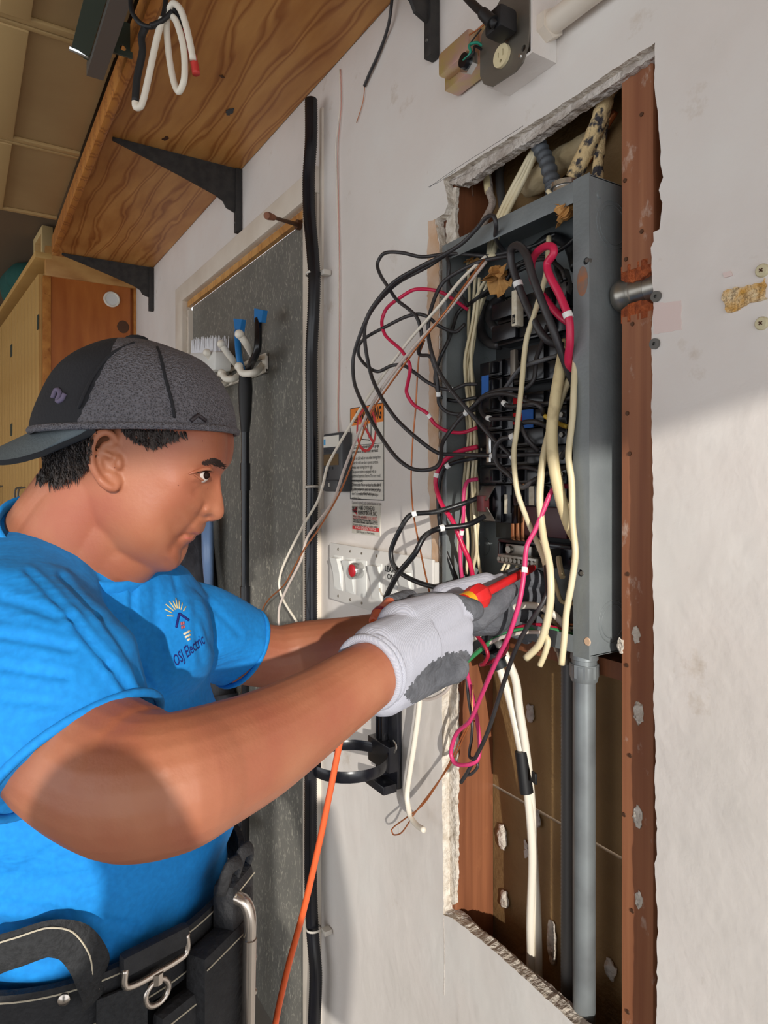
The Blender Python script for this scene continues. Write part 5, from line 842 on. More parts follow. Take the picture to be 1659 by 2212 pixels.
# coils hanging below the shelf edge
hc = empty('cable_coil', PD(375, 5, 1.26), 'white cable coil hanging from a black cord below the shelf', 'cable')
def hp(l): return catmull([PD(a, b_, 1.26 + k) for a, b_, k in l], 7)
mk('white_loop', *sweep(hp([(412, 168, .0), (420, 160, -.01), (410, 90, -.015), (392, 25, -.01), (375, 8, 0), (364, 25, .01), (360, 60, .015), (368, 140, .015), (385, 198, .0), (398, 170, -.012), (396, 100, -.01), (380, 45, 0), (364, 30, .005)])[10:], .0062, 10), 'wire_white', hc, smooth='all')
mk('white_tail', *sweep(hp([(350, 40, 0), (335, 100, 0), (318, 180, 0), (305, 228, 0), (294, 232, .0), (292, 215, .0)]), .0062, 10), 'wire_white', hc, smooth='all'); mk('black_sleeve', *sweep(hp([(292, 220, 0), (296, 170, .0), (308, 110, 0), (306, 80, 0), (316, 55, 0)]), .0068, 10), 'black_soft', hc, smooth='all')
mk('red_sleeve', *sweep(hp([(398, 62, .006), (408, 100, .0), (418, 130, -.004), (424, 160, -.006)]), [.006] * 12 + [.0075] * 10, 10), 'heatshrink_red', hc, smooth='all'); mk('black_end', *sweep(hp([(378, 20, .01), (388, 40, .008), (398, 66, .006)]), .0065, 10), 'black_soft', hc, smooth='all')
mk('cord_hook', *sweep(hp([(356, -40, .02), (358, 0, .01), (350, 40, .0), (330, 58, -.005), (305, 52, -.005), (285, 25, 0), (283, -10, .01), (290, -50, .02)]), .0045, 8), 'black_soft', hc, smooth='all'); mk('cord_hook', *sweep(hp([(372, 25, .0), (350, 45, -.004), (325, 56, -.008)]), .005, 8), 'black_soft', hc, smooth='all')
# ------------------------------------------------------------------ the electrician
T0 = .775                                                     # forward distance of his head's middle plane
def tps(ctrl):                                                # smooth surface through scattered heights
    P = np.array([[a, b] for a, b, _ in ctrl], float) / 100; z = np.array([c for _, _, c in ctrl], float); n = len(P)
    d = np.linalg.norm(P[:, None] - P[None], axis=2); K = np.where(d > 0, d * d * np.log(d + 1e-9), 0) + np.eye(n) * .02
    A = np.zeros((n + 3, n + 3)); A[:n, :n] = K; A[:n, n] = 1; A[:n, n + 1:] = P; A[n, :n] = 1; A[n + 1:, :n] = P.T
    s = np.linalg.solve(A, np.concatenate([z, np.zeros(3)]))
    def f(x, y):
        q = np.array([x, y]) / 100; dd = np.linalg.norm(P - q, axis=1); k = np.where(dd > 0, dd * dd * np.log(dd + 1e-9), 0)
        return float(k @ s[:n] + s[n] + s[n + 1] * q[0] + s[n + 2] * q[1])
    return f
sil = [(300, 770), (375, 785), (430, 820), (462, 868), (482, 910), (490, 930), (491, 955), (491, 977), (490, 993), (486, 1008), (479, 1019), (476, 1030), (477, 1046), (479, 1064), (482, 1083), (484, 1100), (484, 1109), (481, 1118), (472, 1124), (458, 1127), (446, 1126), (440, 1133), (437, 1142), (436, 1149), (432, 1155), (424, 1157), (417, 1159), (419, 1164), (413, 1170), (402, 1177), (394, 1184), (391, 1192), (391, 1203), (388, 1216), (380, 1228), (365, 1235), (345, 1236), (315, 1237), (285, 1232), (250, 1220), (205, 1195), (160, 1150), (120, 1090), (95, 1030), (86, 970), (90, 900), (112, 855), (155, 812), (215, 780)]
cc0 = (300, 1000)
def resample(poly, n):
    P = [Vector(p) for p in poly] + [Vector(poly[0])]; L = [0]
    for a, b in zip(P, P[1:]): L.append(L[-1] + (b - a).length)
    out = []; j = 0
    for k in range(n):
        s = L[-1] * k / n
        while L[j + 1] < s: j += 1
        out.append(P[j].lerp(P[j + 1], (s - L[j]) / (L[j + 1] - L[j])))
    return out
Wd = tps([(300, 1000, .074), (300, 900, .076), (300, 800, .058), (420, 860, .050), (470, 930, .053), (400, 945, .068), (350, 950, .073), (452, 985, .053), (470, 1000, .042), (425, 990, .058), (390, 1010, .0645), (392, 1045, .064), (415, 1025, .056), (437, 1030, .043), (452, 1032, .028), (468, 1030, .012), (466, 1050, .011), (470, 1075, .013), (474, 1100, .014), (456, 1070, .018), (450, 1100, .021), (444, 1112, .022), (458, 1112, .019), (432, 1070, .038), (432, 1095, .036), (422, 1050, .046), (405, 1085, .052), (380, 1080, .062), (350, 1060, .068), (425, 1120, .032), (430, 1140, .026), (418, 1150, .029), (402, 1158, .032), (390, 1140, .042), (372, 1130, .052), (355, 1150, .056), (340, 1110, .066), (398, 1172, .030), (380, 1190, .034), (384, 1210, .026), (365, 1222, .030), (350, 1195, .046), (330, 1220, .044), (315, 1180, .060), (290, 1210, .056), (270, 1160, .066), (250, 1090, .071), (230, 1030, .074), (230, 950, .078), (150, 950, .074), (120, 1010, .068), (150, 860, .055), (190, 1120, .064), (220, 1180, .056), (120, 930, .066)])
def seg_d(p, a, b):
    a, b = Vector(a), Vector(b); p = Vector(p); t = max(0, min(1, (p - a).dot(b - a) / (b - a).length_squared)); return (p - a.lerp(b, t)).length
creases = [((444, 1092), (428, 1115), 5, .0035), ((428, 1115), (402, 1148), 6, .003), ((402, 1148), (372, 1188), 8, .0028), ((419, 1158), (394, 1155), 3.8, .009), ((396, 1155), (384, 1163), 4, .003), ((384, 1163), (368, 1182), 6, .002), ((434, 1118), (452, 1122), 4, .004), ((440, 1088), (437, 1108), 4, .003), ((372, 1228), (360, 1212), 6, .002), ((418, 1040), (440, 1045), 5, .002), ((440, 1045), (420, 1062), 5, .0018), ((430, 1018), (455, 1016), 6, .003)]
bumps = [((447, 1104), 9, .0035), ((478, 1100), 10, .002), ((430, 1153), 7, .002), ((410, 1166), 6, .003), ((462, 1002), 12, .0035), ((432, 1046), 9, .0025), ((372, 1216), 16, .003)]
NB, NR = 260, 70
bd = resample(sil, NB); V, Fc = [], []
def headpt(x, y, s):
    w_ = max(Wd(x, y), .004) * math.sqrt(max(0, 1 - s ** 7))
    for a, b, sg, dp in creases: w_ -= dp * math.exp(-(seg_d((x, y), a, b) / sg) ** 2) * (1 if s < .985 else 0.3)
    for c, sg, dp in bumps: w_ += dp * math.exp(-((x - c[0]) ** 2 + (y - c[1]) ** 2) / sg ** 2) * (1 - s ** 8)
    w_ -= .0056 * math.exp(-(((x - 440) / 11) ** 2 + ((y - 1026) / 5.0) ** 2)); w_ += .0035 * math.exp(-(seg_d((x, y), (416, 1022), (456, 1012)) / 4.5) ** 2) + .0045 * math.exp(-(seg_d((x, y), (420, 1035), (448, 1037)) / 4.5) ** 2)          # the eye opening
    w_ -= .0095 * math.exp(-(((x - 452) / 7.5) ** 2 + ((y - 1116) / 4.2) ** 2))          # nostril
    return max(w_, 0)
ss_ = [1 - (1 - i / NR) ** 1.7 for i in range(1, NR + 1)]
near = [PD(cc0[0], cc0[1], T0 - headpt(*cc0, 0))]
for s in ss_:
    for b in bd:
        x, y = cc0[0] + (b.x - cc0[0]) * s, cc0[1] + (b.y - cc0[1]) * s; near.append(PD(x, y, T0 - headpt(x, y, s)))
def mir(p): return p + FW * 2 * (T0 - (p - CAM).dot(FW))
hv = near + [mir(p) for p in near]; off = len(near); hf = []
for o_ in (0, off):
    for k in range(NB): hf.append((o_, o_ + 1 + k, o_ + 1 + (k + 1) % NB))
    for r in range(NR - 1):
        for k in range(NB): a = o_ + 1 + r * NB; hf.append((a + k, a + (k + 1) % NB, a + NB + (k + 1) % NB, a + NB + k))
a = 1 + (NR - 1) * NB                                        # weld the two halves along the profile
hf = [tuple((i - off) if i >= off + a else i for i in f) for f in hf]
head = (hv, hf)
def limb(P, r, n=18): return sweep(catmull(P, 6), list(np.interp(np.linspace(0, len(r) - 1, (len(P) - 1) * 6 + 1), range(len(r)), r)), n)
# ear
eo = [PD(a, b, T0 - t) for a, b, t in [(252, 958, .078), (240, 938, .084), (222, 934, .090), (206, 945, .094), (197, 968, .096), (197, 995, .095), (204, 1018, .092), (216, 1036, .088), (232, 1050, .084), (246, 1054, .080), (252, 1044, .077), (250, 1028, .075)]]
ear = [sweep(catmull(eo, 5), [.0042] * 36 + [.0052] * 20, 8)]
inner = [PD(a, b, T0 - t) for a, b, t in [(242, 965, .080), (228, 958, .084), (218, 972, .086), (214, 995, .086), (220, 1016, .084), (236, 1030, .080)]]
ear.append(sweep(catmull(inner, 5), .0034, 8))
ear += [ball(PD(226, 992, T0 - .076), .016, 3, (1.0, 1.5, .40), (RT, UP, FW)), ball(PD(236, 1034, T0 - .078), .009, 2, (1, 1.3, .8), (RT, UP, FW)), ball(PD(257, 1000, T0 - .079), .006, 2, (.7, 1.3, .8), (RT, UP, FW)), capsule(PD(238, 985, T0 - .083), PD(215, 975, T0 - .087), .0035, .003)]
neck = limb([PD(215, 1060, T0), PD(180, 1110, T0 + .01), PD(130, 1190, T0 + .02), PD(100, 1290, T0 + .03)], [.064, .066, .070, .078], 40)
neck2 = limb([PD(300, 1150, T0), PD(262, 1185, T0), PD(215, 1225, T0 + .015)], [.046, .048, .050], 40)
neck3 = capsule(PD(222, 1040, T0 - .022), PD(150, 1180, T0 - .004), .048, .060, 40); neck4 = capsule(PD(258, 1130, T0 - .014), PD(195, 1190, T0 - .004), .044, .052, 40)
# arms
ELR, WRR, SHR = PD(362, 1712, .50), PD(800, 1456, .70), PD(-40, 1400, .67)
armR = limb([SHR, PD(70, 1500, .60), PD(170, 1622, .552), PD(285, 1688, .515), PD(365, 1690, .505), PD(440, 1662, .53), PD(560, 1608, .58), PD(690, 1530, .645), WRR, PD(820, 1445, .715)], [.062, .060, .0595, .056, .0505, .0485, .045, .039, .0345, .033], 24)
elb = ball(PD(352, 1800, .505), .017, 2, (1.3, .9, 1)); ELL, WRL, SHL = PD(625, 1425, 1.09), PD(880, 1370, 1.04), PD(425, 1368, .985)
armL = limb([SHL, PD(520, 1405, 1.05), PD(600, 1418, 1.08), PD(660, 1405, 1.09), PD(740, 1395, 1.075), PD(820, 1380, 1.055), WRL, PD(930, 1350, 1.03)], [.046, .050, .049, .047, .045, .040, .034, .034], 24)
core = limb([C(-.37, .84, -.14), C(-.37, .85, -.3), C(-.365, .86, -.5), C(-.365, .86, -.62)], [.12, .13, .14, .13], 20)
girdle = limb([SHR, C(-.36, .84, -.15), SHL], [.062, .082, .044], 20)
hipsR, hipsL = C(-.38, .78, -.66), C(-.35, .95, -.66)
def leg(h, dx): 
    a = Vector((h.x + dx, h.y, .10)); return limb([h, h.lerp(a, .5) + Vector((.01, .01, 0)), a], [.088, .060, .045], 18)
legs = [leg(hipsR, .02), leg(hipsL, -.02), limb([hipsR, hipsL], [.11, .11], 18)]
V, Fc = join(head, neck, neck2, neck3, neck4, armR, elb, armL, girdle, *ear)
V, Fc = remesh(V, Fc, .0020, 4)
fcx = [sum((V[i] for i in f), Vector()) / len(f) for f in Fc]
person = mk('person', V, Fc, 'skin', None, 'man in backward cap and blue T-shirt with gloved hands in the breaker panel', 'person', smooth='all')
print('body', len(V))
bvh_body = BVHTree.FromPolygons([tuple(v) for v in V], Fc)
def on(bvh, px, py, lift=.001):
    d = dirp(px, py).normalized(); h = bvh.ray_cast(CAM, d)
    return None if h[0] is None else h[0] - d * lift
def patch(name, poly, bvh, m, parent, lift, step=5, thick=.002, fray=0.0, seed=1):
    """a thin layer lying on the surface under it"""
    rr = random.Random(seed); xs = [p[0] for p in poly]; ys = [p[1] for p in poly]
    def ins(x, y):
        c = False; n = len(poly)
        for i in range(n):
            x1, y1 = poly[i]; x2, y2 = poly[i - 1]
            if (y1 > y) != (y2 > y) and x < (x2 - x1) * (y - y1) / (y2 - y1) + x1: c = not c
        return c
    idx = {}; V = []; Fc = []
    nx, ny = int((max(xs) - min(xs)) / step) + 2, int((max(ys) - min(ys)) / step) + 2
    for j in range(ny):
        for i in range(nx):
            x, y = min(xs) + i * step, min(ys) + j * step
            if not ins(x + rr.uniform(-fray, fray), y + rr.uniform(-fray, fray)): continue
            p = on(bvh, x, y, lift)
            if p is not None: idx[(i, j)] = len(V); V.append(p)
    for (i, j), a in idx.items():
        q = [idx.get((i, j)), idx.get((i + 1, j)), idx.get((i + 1, j + 1)), idx.get((i, j + 1))]
        if None not in q and max((V[q[0]] - V[k]).length for k in q[1:]) < .03: Fc.append(q)
    if Fc: return mk(name, V, Fc, m, parent, smooth='all')
# face details
for p, r_, m_, nm in ((PD(435, 1027, T0 - .0335), .0086, 'eye_white', 'eye'),):
    e = mk(nm, *ball(p, r_, 3), m_, person, smooth='all'); mk('iris', *ball(p + RT * .0062 - FW * .0036, .0044, 2), 'iris', e, smooth='all')
    e2 = mk(nm, *ball(mir(p) - RT * .006, r_, 3), m_, person, smooth='all'); mk('iris', *ball(mir(p + RT * .0048 - FW * .0046) - RT * .006, .0044, 2), 'iris', e2, smooth='all')
def facetube(l, r, m, nm, lift=0.0):
    P = [on(bvh_body, a, b, lift) for a, b in l]; P = [p for p in P if p is not None]; mk(nm, *sweep(catmull(P, 5), r if not isinstance(r, list) else list(np.interp(np.linspace(0, len(r) - 1, (len(P) - 1) * 5 + 1), range(len(r)), r)), 8), m, person, smooth='all')
facetube([(408, 1024), (418, 1020), (430, 1016), (442, 1013), (452, 1013), (459, 1017)], [.0008, .0016, .002, .0022, .0022, .0012], 'skin', 'eyelid', .001); facetube([(425, 1021), (433, 1018), (442, 1016), (450, 1016), (457, 1018)], [.0006, .0012, .0016, .0017, .0010], 'iris', 'eyelashes', .0022)
facetube([(420, 1025), (428, 1031), (436, 1036), (442, 1037)], [.0008, .0014, .0016, .0010], 'skin', 'eyelid', .0008)
patch('lower_lip', [(418, 1159), (404, 1158), (396, 1160), (404, 1168), (414, 1168), (418, 1165)], bvh_body, 'lip', person, .0005, 2); patch('upper_lip', [(433, 1152), (420, 1154), (404, 1154), (412, 1151), (428, 1148)], bvh_body, 'lip', person, .0004, 2)
for a, b in ((248, 1010), (437, 953), (448, 1055), (385, 1048)): 
    p = on(bvh_body, a, b, -.0003); mk('mole', *ball(p, .0009, 1), 'crease', person)
# hair below the cap
def inpoly(poly, x, y):
    c = False
    for i in range(len(poly)):
        (x1, y1), (x2, y2) = poly[i], poly[i - 1]
        if (y1 > y) != (y2 > y) and x < (x2 - x1) * (y - y1) / (y2 - y1) + x1: c = not c
    return c
def hairy(poly, lift, n, dx, dy, ln, seed, nm='hair', m='hair', r_=1.0):
    rr = random.Random(seed); st_ = []; xs = [p[0] for p in poly]; ys = [p[1] for p in poly]; tries = 0
    while len(st_) < n and tries < n * 8:
        tries += 1; x, y = rr.uniform(min(xs), max(xs)), rr.uniform(min(ys), max(ys))
        if not inpoly(poly, x, y): continue
        k = ln * rr.uniform(.6, 1.3); a, b, c = on(bvh_body, x, y, 0), on(bvh_body, x + dx * k * .5, y + dy * k * .5, lift), on(bvh_body, x + (dx + rr.uniform(-.3, .3)) * k, y + (dy + rr.uniform(-.3, .3)) * k, lift * .8)
        if None in (a, b, c) or (a - c).length > .03: continue
        st_.append(sweep([a, b, c], [.0011 * r_, .0009 * r_, .0002], 3))
    mk(nm, *join(*st_), m, person, kind='stuff')
hairA = [(150, 925), (212, 922), (202, 945), (194, 975), (191, 1000), (176, 1018), (150, 1036), (120, 1040), (95, 1036), (78, 1030), (80, 1000), (92, 960), (110, 925)]; hairB = [(258, 918), (300, 925), (370, 928), (410, 934), (378, 942), (352, 954), (338, 964), (322, 962), (300, 952), (284, 944), (268, 934)]
hairy([(432, 1000), (446, 991), (462, 988), (474, 995), (484, 1007), (481, 1013), (468, 1008), (452, 1002), (438, 1004)], .0012, 230, .85, .25, 9, 8, 'eyebrow', 'brow', .42)
patch('hair', hairA, bvh_body, 'hair', person, .005, 3, fray=5, seed=2); hairy(hairA, .008, 900, -.1, 1, 18, 4); hairy(hairB, .0018, 420, .35, .9, 13, 5)
# ------------------------------------------------------------------ shirt
ch = Vector((.95, -.31)).normalized()                         # chest direction in (right, forward)
FD, SDv = RT * ch.x + FW * ch.y, RT * (-ch.y) + FW * ch.x
def slice_loft(sl, n=40):
    V, Fc = [], []
    for X, T, Z, a, b in sl:
        c = C(X, T, Z)
        for k in range(n): q = 2 * math.pi * k / n; V.append(c + FD * math.cos(q) * a + SDv * math.sin(q) * b)
    for i in range(len(sl) - 1):
        for k in range(n): Fc.append((i * n + k, i * n + (k + 1) % n, (i + 1) * n + (k + 1) % n, (i + 1) * n + k))
    return V, Fc + [tuple(range(n)), tuple((len(sl) - 1) * n + k for k in range(n))]
TORSO = [(-.375, .81, -.085, .085, .10), (-.372, .825, -.12, .108, .16), (-.372, .83, -.16, .125, .20), (-.375, .835, -.21, .128, .205), (-.373, .84, -.27, .130, .20), (-.37, .845, -.33, .140, .195), (-.366, .85, -.39, .154, .19), (-.364, .855, -.44, .162, .19), (-.364, .855, -.48, .157, .188), (-.364, .855, -.52, .150, .185), (-.364, .855, -.57, .148, .185)]
torso = slice_loft(TORSO)
slR = limb([PD(20, 1330, .74), PD(-20, 1400, .66), PD(60, 1500, .60), PD(150, 1590, .565)], [.085, .092, .086, .080], 26)
slR = sweep(catmull([PD(60, 1300, .76), PD(20, 1390, .645), PD(100, 1510, .58), PD(170, 1630, .558)], 6), list(np.interp(np.linspace(0, 3, 19), range(4), [.085, .088, .081, .0745])), 28)
slL = sweep(catmull([PD(330, 1350, .93), PD(425, 1362, .985), PD(475, 1378, 1.02), PD(516, 1398, 1.045)], 6), list(np.interp(np.linspace(0, 3, 19), range(4), [.072, .070, .066, .062])), 28)
yoke = sweep([PD(100, 1330, T0 + .03), PD(137, 1250, T0 + .022), PD(170, 1176, T0 + .010)], [.125, .110, .0895], 48)
bib = ball(PD(322, 1392, .845), .088, 4, (.9, 1.1, 1), (RT, FW, UP))
V, Fc = join(torso, slR, slL, yoke, bib); V, Fc = remesh(V, Fc, .0038, 5)
me_n = BVHTree.FromPolygons([tuple(v) for v in V], Fc)
def fold(v):                                                  # drape: pull lines from armpit, shoulder and waist
    rel = v - CAM; X, T, Z = rel.dot(RT), rel.dot(FW), rel.z; k = 0
    k += .0035 * math.sin(26 * (X + .35) + 60 * (Z + .3) + 3 * mnoise.noise(v * 6)) * math.exp(-((Z + .28) / .10) ** 2)
    k += .005 * math.sin(70 * (Z + .5) + 14 * X + 2.5 * mnoise.noise(v * 8)) * math.exp(-((Z + .47) / .05) ** 2)
    k += .004 * math.sin(90 * (Z + X * .5) + 5 * mnoise.noise(v * 7)) * math.exp(-((T - .63) / .10) ** 2)
    return k + .003 * mnoise.noise(v * 14)
nrm = [Vector() for _ in V]
for f in Fc:
    n_ = (V[f[1]] - V[f[0]]).cross(V[f[2]] - V[f[0]])
    for i in f: nrm[i] += n_
FOLDS = [((60, 1235), (150, 1340), 8, .005), ((150, 1340), (235, 1440), 8, .006), ((235, 1440), (310, 1520), 9, .005), ((135, 1240), (215, 1330), 8, .005), ((215, 1330), (330, 1490), 9, .005), ((284, 1245), (288, 1330), 7, .005), ((288, 1330), (305, 1470), 9, .003), ((332, 1265), (344, 1400), 9, .003), ((344, 1400), (352, 1500), 9, .003), ((0, 1290), (130, 1345), 9, .004), ((0, 1372), (150, 1405), 9, .004), ((0, 1440), (140, 1462), 9, .004), ((0, 1510), (120, 1520), 9, .003), ((430, 1320), (462, 1400), 7, .003), ((448, 1298), (515, 1370), 7, .003), ((420, 1300), (430, 1430), 7, .003), ((0, 1945), (150, 1972), 9, .005), ((150, 1972), (300, 2005), 9, .004), ((0, 1905), (120, 1825), 8, .003), ((0, 2010), (190, 2022), 9, .005), ((100, 1900), (240, 1880), 9, .003), ((375, 1240), (388, 1300), 6, .003)]
def crease_d(v):
    d = v - CAM; t_ = d.dot(FW)
    if t_ < .2: return 0
    x, y = CX + F * d.dot(RT) / t_, HY - F * d.z / t_; k = 0
    for a, b, sg, dp in FOLDS:
        if x < min(a[0], b[0]) - 40 or x > max(a[0], b[0]) + 40 or y < min(a[1], b[1]) - 40 or y > max(a[1], b[1]) + 40: continue
        e = seg_d((x, y), a, b) / sg; k += dp * (-math.exp(-e * e) + .55 * math.exp(-((e - 2.0) / 1.1) ** 2))
    return .45 * k
V = [v + n_.normalized() * (fold(v) + crease_d(v)) for v, n_ in zip(V, nrm)]
shirt = mk('t_shirt', V, Fc, 'shirt_blue', person, smooth='all'); bvh_sh = BVHTree.FromPolygons([tuple(v) for v in V], Fc)
# collar, sleeve seams, embroidery
yd_ = (PD(170, 1176, T0 + .010) - PD(137, 1250, T0 + .022)).normalized(); ya = (FW - yd_ * FW.dot(yd_)).normalized(); yb = yd_.cross(ya); yc_ = PD(170, 1176, T0 + .010)
cl_ = [yc_ - yd_ * .004 + (ya * math.cos(q) + yb * math.sin(q)) * .0895 for q in [i * math.pi / 24 for i in range(48)]]
mk('collar', *sweep(cl_, .010, 12, closed=True, flat=(1.7, .5), up=yd_), 'shirt_blue', shirt, smooth='all')
def hem(P, r, nm='sleeve_hem'):
    d = (P[1] - P[0]).normalized(); a = d.orthogonal().normalized(); b = d.cross(a); mk(nm, *sweep([P[1] + (a * math.cos(q) + b * math.sin(q)) * r for q in [i * math.pi / 20 for i in range(40)]], .004, 8, closed=True), 'shirt_blue', shirt, smooth='all')
hem([PD(100, 1510, .58), PD(170, 1630, .558)], .074); hem([PD(475, 1378, 1.02), PD(516, 1398, 1.045)], .0615)
def stitch(l, r, m, nm='embroidery'):
    P = [on(bvh_sh, a, b, .0012) for a, b in l]; P = [p for p in P if p is not None]
    if len(P) > 1: mk(nm, *sweep(catmull(P, 3), r, 6), m, shirt, smooth='all')
for l in ([(360, 1330), (375, 1331)], [(356, 1316), (372, 1324)], [(358, 1305), (376, 1320)], [(366, 1299), (379, 1317)], [(374, 1298), (381, 1314)], [(380, 1292), (383, 1314)], [(387, 1297), (387, 1315)], [(394, 1302), (391, 1317)], [(402, 1310), (396, 1320)]): stitch(l, .0007, 'embroider_gold')
stitch([(381, 1355), (384, 1340), (387, 1325)], .0014, 'embroider_navy'); stitch([(387, 1325), (397, 1332), (408, 1340)], .0014, 'embroider_navy')
for a, b in ((392, 1344), (396, 1343), (393, 1352), (397, 1351)): stitch([(a, b), (a + .5, b + 6)], .0013, 'embroider_red')
for l in ([(397, 1370), (410, 1363)], [(400, 1377), (411, 1371)], [(405, 1383), (410, 1380)]): stitch(l, .0015, 'embroider_cream')
def onshirt(p):                                               # text laid out near the chest, then dropped onto the cloth
    d = (p - CAM); px = CX + F * d.dot(RT) / d.dot(FW); py = HY - F * d.z / d.dot(FW); q = on(bvh_sh, px, py, .0012); return q if q is not None else p
tq0, tq1 = PD(380, 1441, .85), PD(440, 1392, .85); xd = (tq1 - tq0).normalized(); yd = (UP + RT * -.35).normalized()
text('OSJ Electric', tq0, xd, yd, .0205, 'embroider_navy', shirt, width=(tq1 - tq0).length * 1.05, bold=.01, fn=onshirt, name='embroidered_lettering')
# ------------------------------------------------------------------ cap
def seam_x(y): return 160 + (930 - y) * .48
def capring(yl, xl, yr, xr, w_, qs=None, n1=36, n2=36):
    """one hoop of the crown, from its back point (xl,yl) to its front point (xr,yr); columns meet the panel seam at angle qs"""
    A, B = PD(xl, yl, T0), PD(xr, yr, T0); c = (A + B) / 2; a = (B - A) / 2
    def pt(q): return c + a * math.copysign(abs(math.cos(q)) ** .92, math.cos(q)) - FW * (math.copysign(abs(math.sin(q)) ** .92, math.sin(q)) * w_)
    def pxy(p): d = p - CAM; return CX + F * d.dot(RT) / d.dot(FW), HY - F * d.z / d.dot(FW)
    if qs is None:
        qs = math.pi * .97
        for k in range(20, 178):
            x, y = pxy(pt(math.radians(k)))
            if x < seam_x(y): qs = math.radians(k); break
    qq = [-qs + 2 * qs * k / (2 * n1) for k in range(2 * n1)] + [qs + (2 * math.pi - 2 * qs) * k / n2 for k in range(n2)]
    return [pt(q) for q in qq]
rows = [(936, 88, 930, 506, .0935), (926, 88, 922, 505, .0945), (900, 93, 898, 501, .0945), (870, 104, 862, 494, .093), (840, 118, 832, 482, .090), (812, 136, 806, 464, .085), (790, 156, 785, 442, .077), (772, 178, 768, 414, .067), (757, 205, 756, 386, .054), (746, 235, 746, 358, .038), (739, 262, 738, 326, .020), (736, 284, 735, 306, .006)]
n = 108; V = []; Fc = []; RW = []
for i in range(len(rows) - 1):
    for k in range(4): RW.append(tuple(np.array(rows[i]) + (np.array(rows[i + 1]) - np.array(rows[i])) * k / 4))
RW = np.array(RW + [rows[-1]])
for _ in range(3): RW[1:-1] = (RW[:-2] + RW[1:-1] * 2 + RW[2:]) / 4
rows = [tuple(float(q) for q in r_) for r_ in RW]; mi = []
for r_ in rows: V += capring(*r_)
for i in range(len(rows) - 1):
    for k in range(n): Fc.append((i * n + k, i * n + (k + 1) % n, (i + 1) * n + (k + 1) % n, (i + 1) * n + k)); mi.append(1 if k >= 72 else 0)
Fc.append(tuple((len(rows) - 1) * n + k for k in range(n))); mi.append(1)
V = [v + (v - PD(300, 900, T0)).normalized() * mnoise.noise(v * 22) * .0025 for v in V]
cap = mk('cap', V, Fc, None, person, smooth='all', mats=['cap_mesh', 'cap_black'], mi=mi)
bvh_cap = BVHTree.FromPolygons([tuple(v) for v in V], Fc)
mk('cap_button', *ball(PD(295, 735, T0), .010, 2, (1.4, 1.4, .6)), 'cap_black', cap, smooth='all')
edge = capring(936, 88, 931, 507, .0945, 2.0); mk('sweat_band', *sweep(edge, .004, 8, closed=True), 'cap_mesh', cap, smooth='all')
for l in ([(340, 750), (348, 775), (356, 810), (364, 840), (372, 870), (377, 900), (380, 926)], [(160, 925), (170, 880), (200, 815), (240, 765), (290, 740)]):
    P = [on(bvh_cap, a, b, .0008) for a, b in l]; mk('seam', *sweep(catmull([p for p in P if p], 5), .0017, 6), 'cap_black', cap, smooth='all')
P = [on(bvh_cap, a, b, .0015) for a, b in ((413, 909), (421, 902), (428, 896), (436, 902), (445, 909))]; mk('emblem', *sweep(P, .0022, 6), 'cap_emblem', cap, smooth='all')
P = [on(bvh_cap, a, b, .0012) for a, b in ((114, 860), (122, 842), (130, 850), (124, 866), (134, 862), (140, 850))]; mk('embroidery', *sweep(catmull([p for p in P if p], 4), .0026, 6), 'thread_mauve', cap, smooth='all')
# brim sticking out behind, curved down at its sides
V = []; K, J = 24, 10
for j in range(J + 1):
    for k in range(K + 1):
        q = (k / K - .5) * 2; s = j / J; bx = 200 - 100 * (1 - q * q) ** .5 * 1.0; by = 928
        x0_, y0_ = 205 - 117 * math.sqrt(max(0, 1 - q * q)), 922 + 4 * abs(q); w0 = .094 * q
        reach = math.sqrt(max(0, 1 - q ** 4)); x1_ = x0_ - 130 * reach; y1_ = y0_ + 62 * reach
        V.append(PD(x0_ + (x1_ - x0_) * s, y0_ + (y1_ - y0_) * s + 34 * q * q * math.sin(s * math.pi / 2) * reach, T0 - w0 * (1 - .06 * s)))
Fc = [(j * (K + 1) + k, j * (K + 1) + k + 1, (j + 1) * (K + 1) + k + 1, (j + 1) * (K + 1) + k) for j in range(J) for k in range(K)]
m_ = len(V); up_ = (UP - RT * .35).normalized(); V2 = V + [v - up_ * .006 for v in V]; F2 = Fc + [tuple(m_ + i for i in f[::-1]) for f in Fc]
ed = [k for k in range(K + 1)] + [j * (K + 1) + K for j in range(1, J + 1)] + [J * (K + 1) + k for k in range(K - 1, -1, -1)] + [j * (K + 1) for j in range(J - 1, 0, -1)]
sides = [(a, b, m_ + b, m_ + a) for a, b in zip(ed, ed[1:] + ed[:1])]
brim = mk('brim', V2, F2 + sides, None, cap, smooth=True, mats=['brim_grey', 'brim_under'], mi=[0] * len(Fc) + [1] * (len(Fc) + len(sides)))
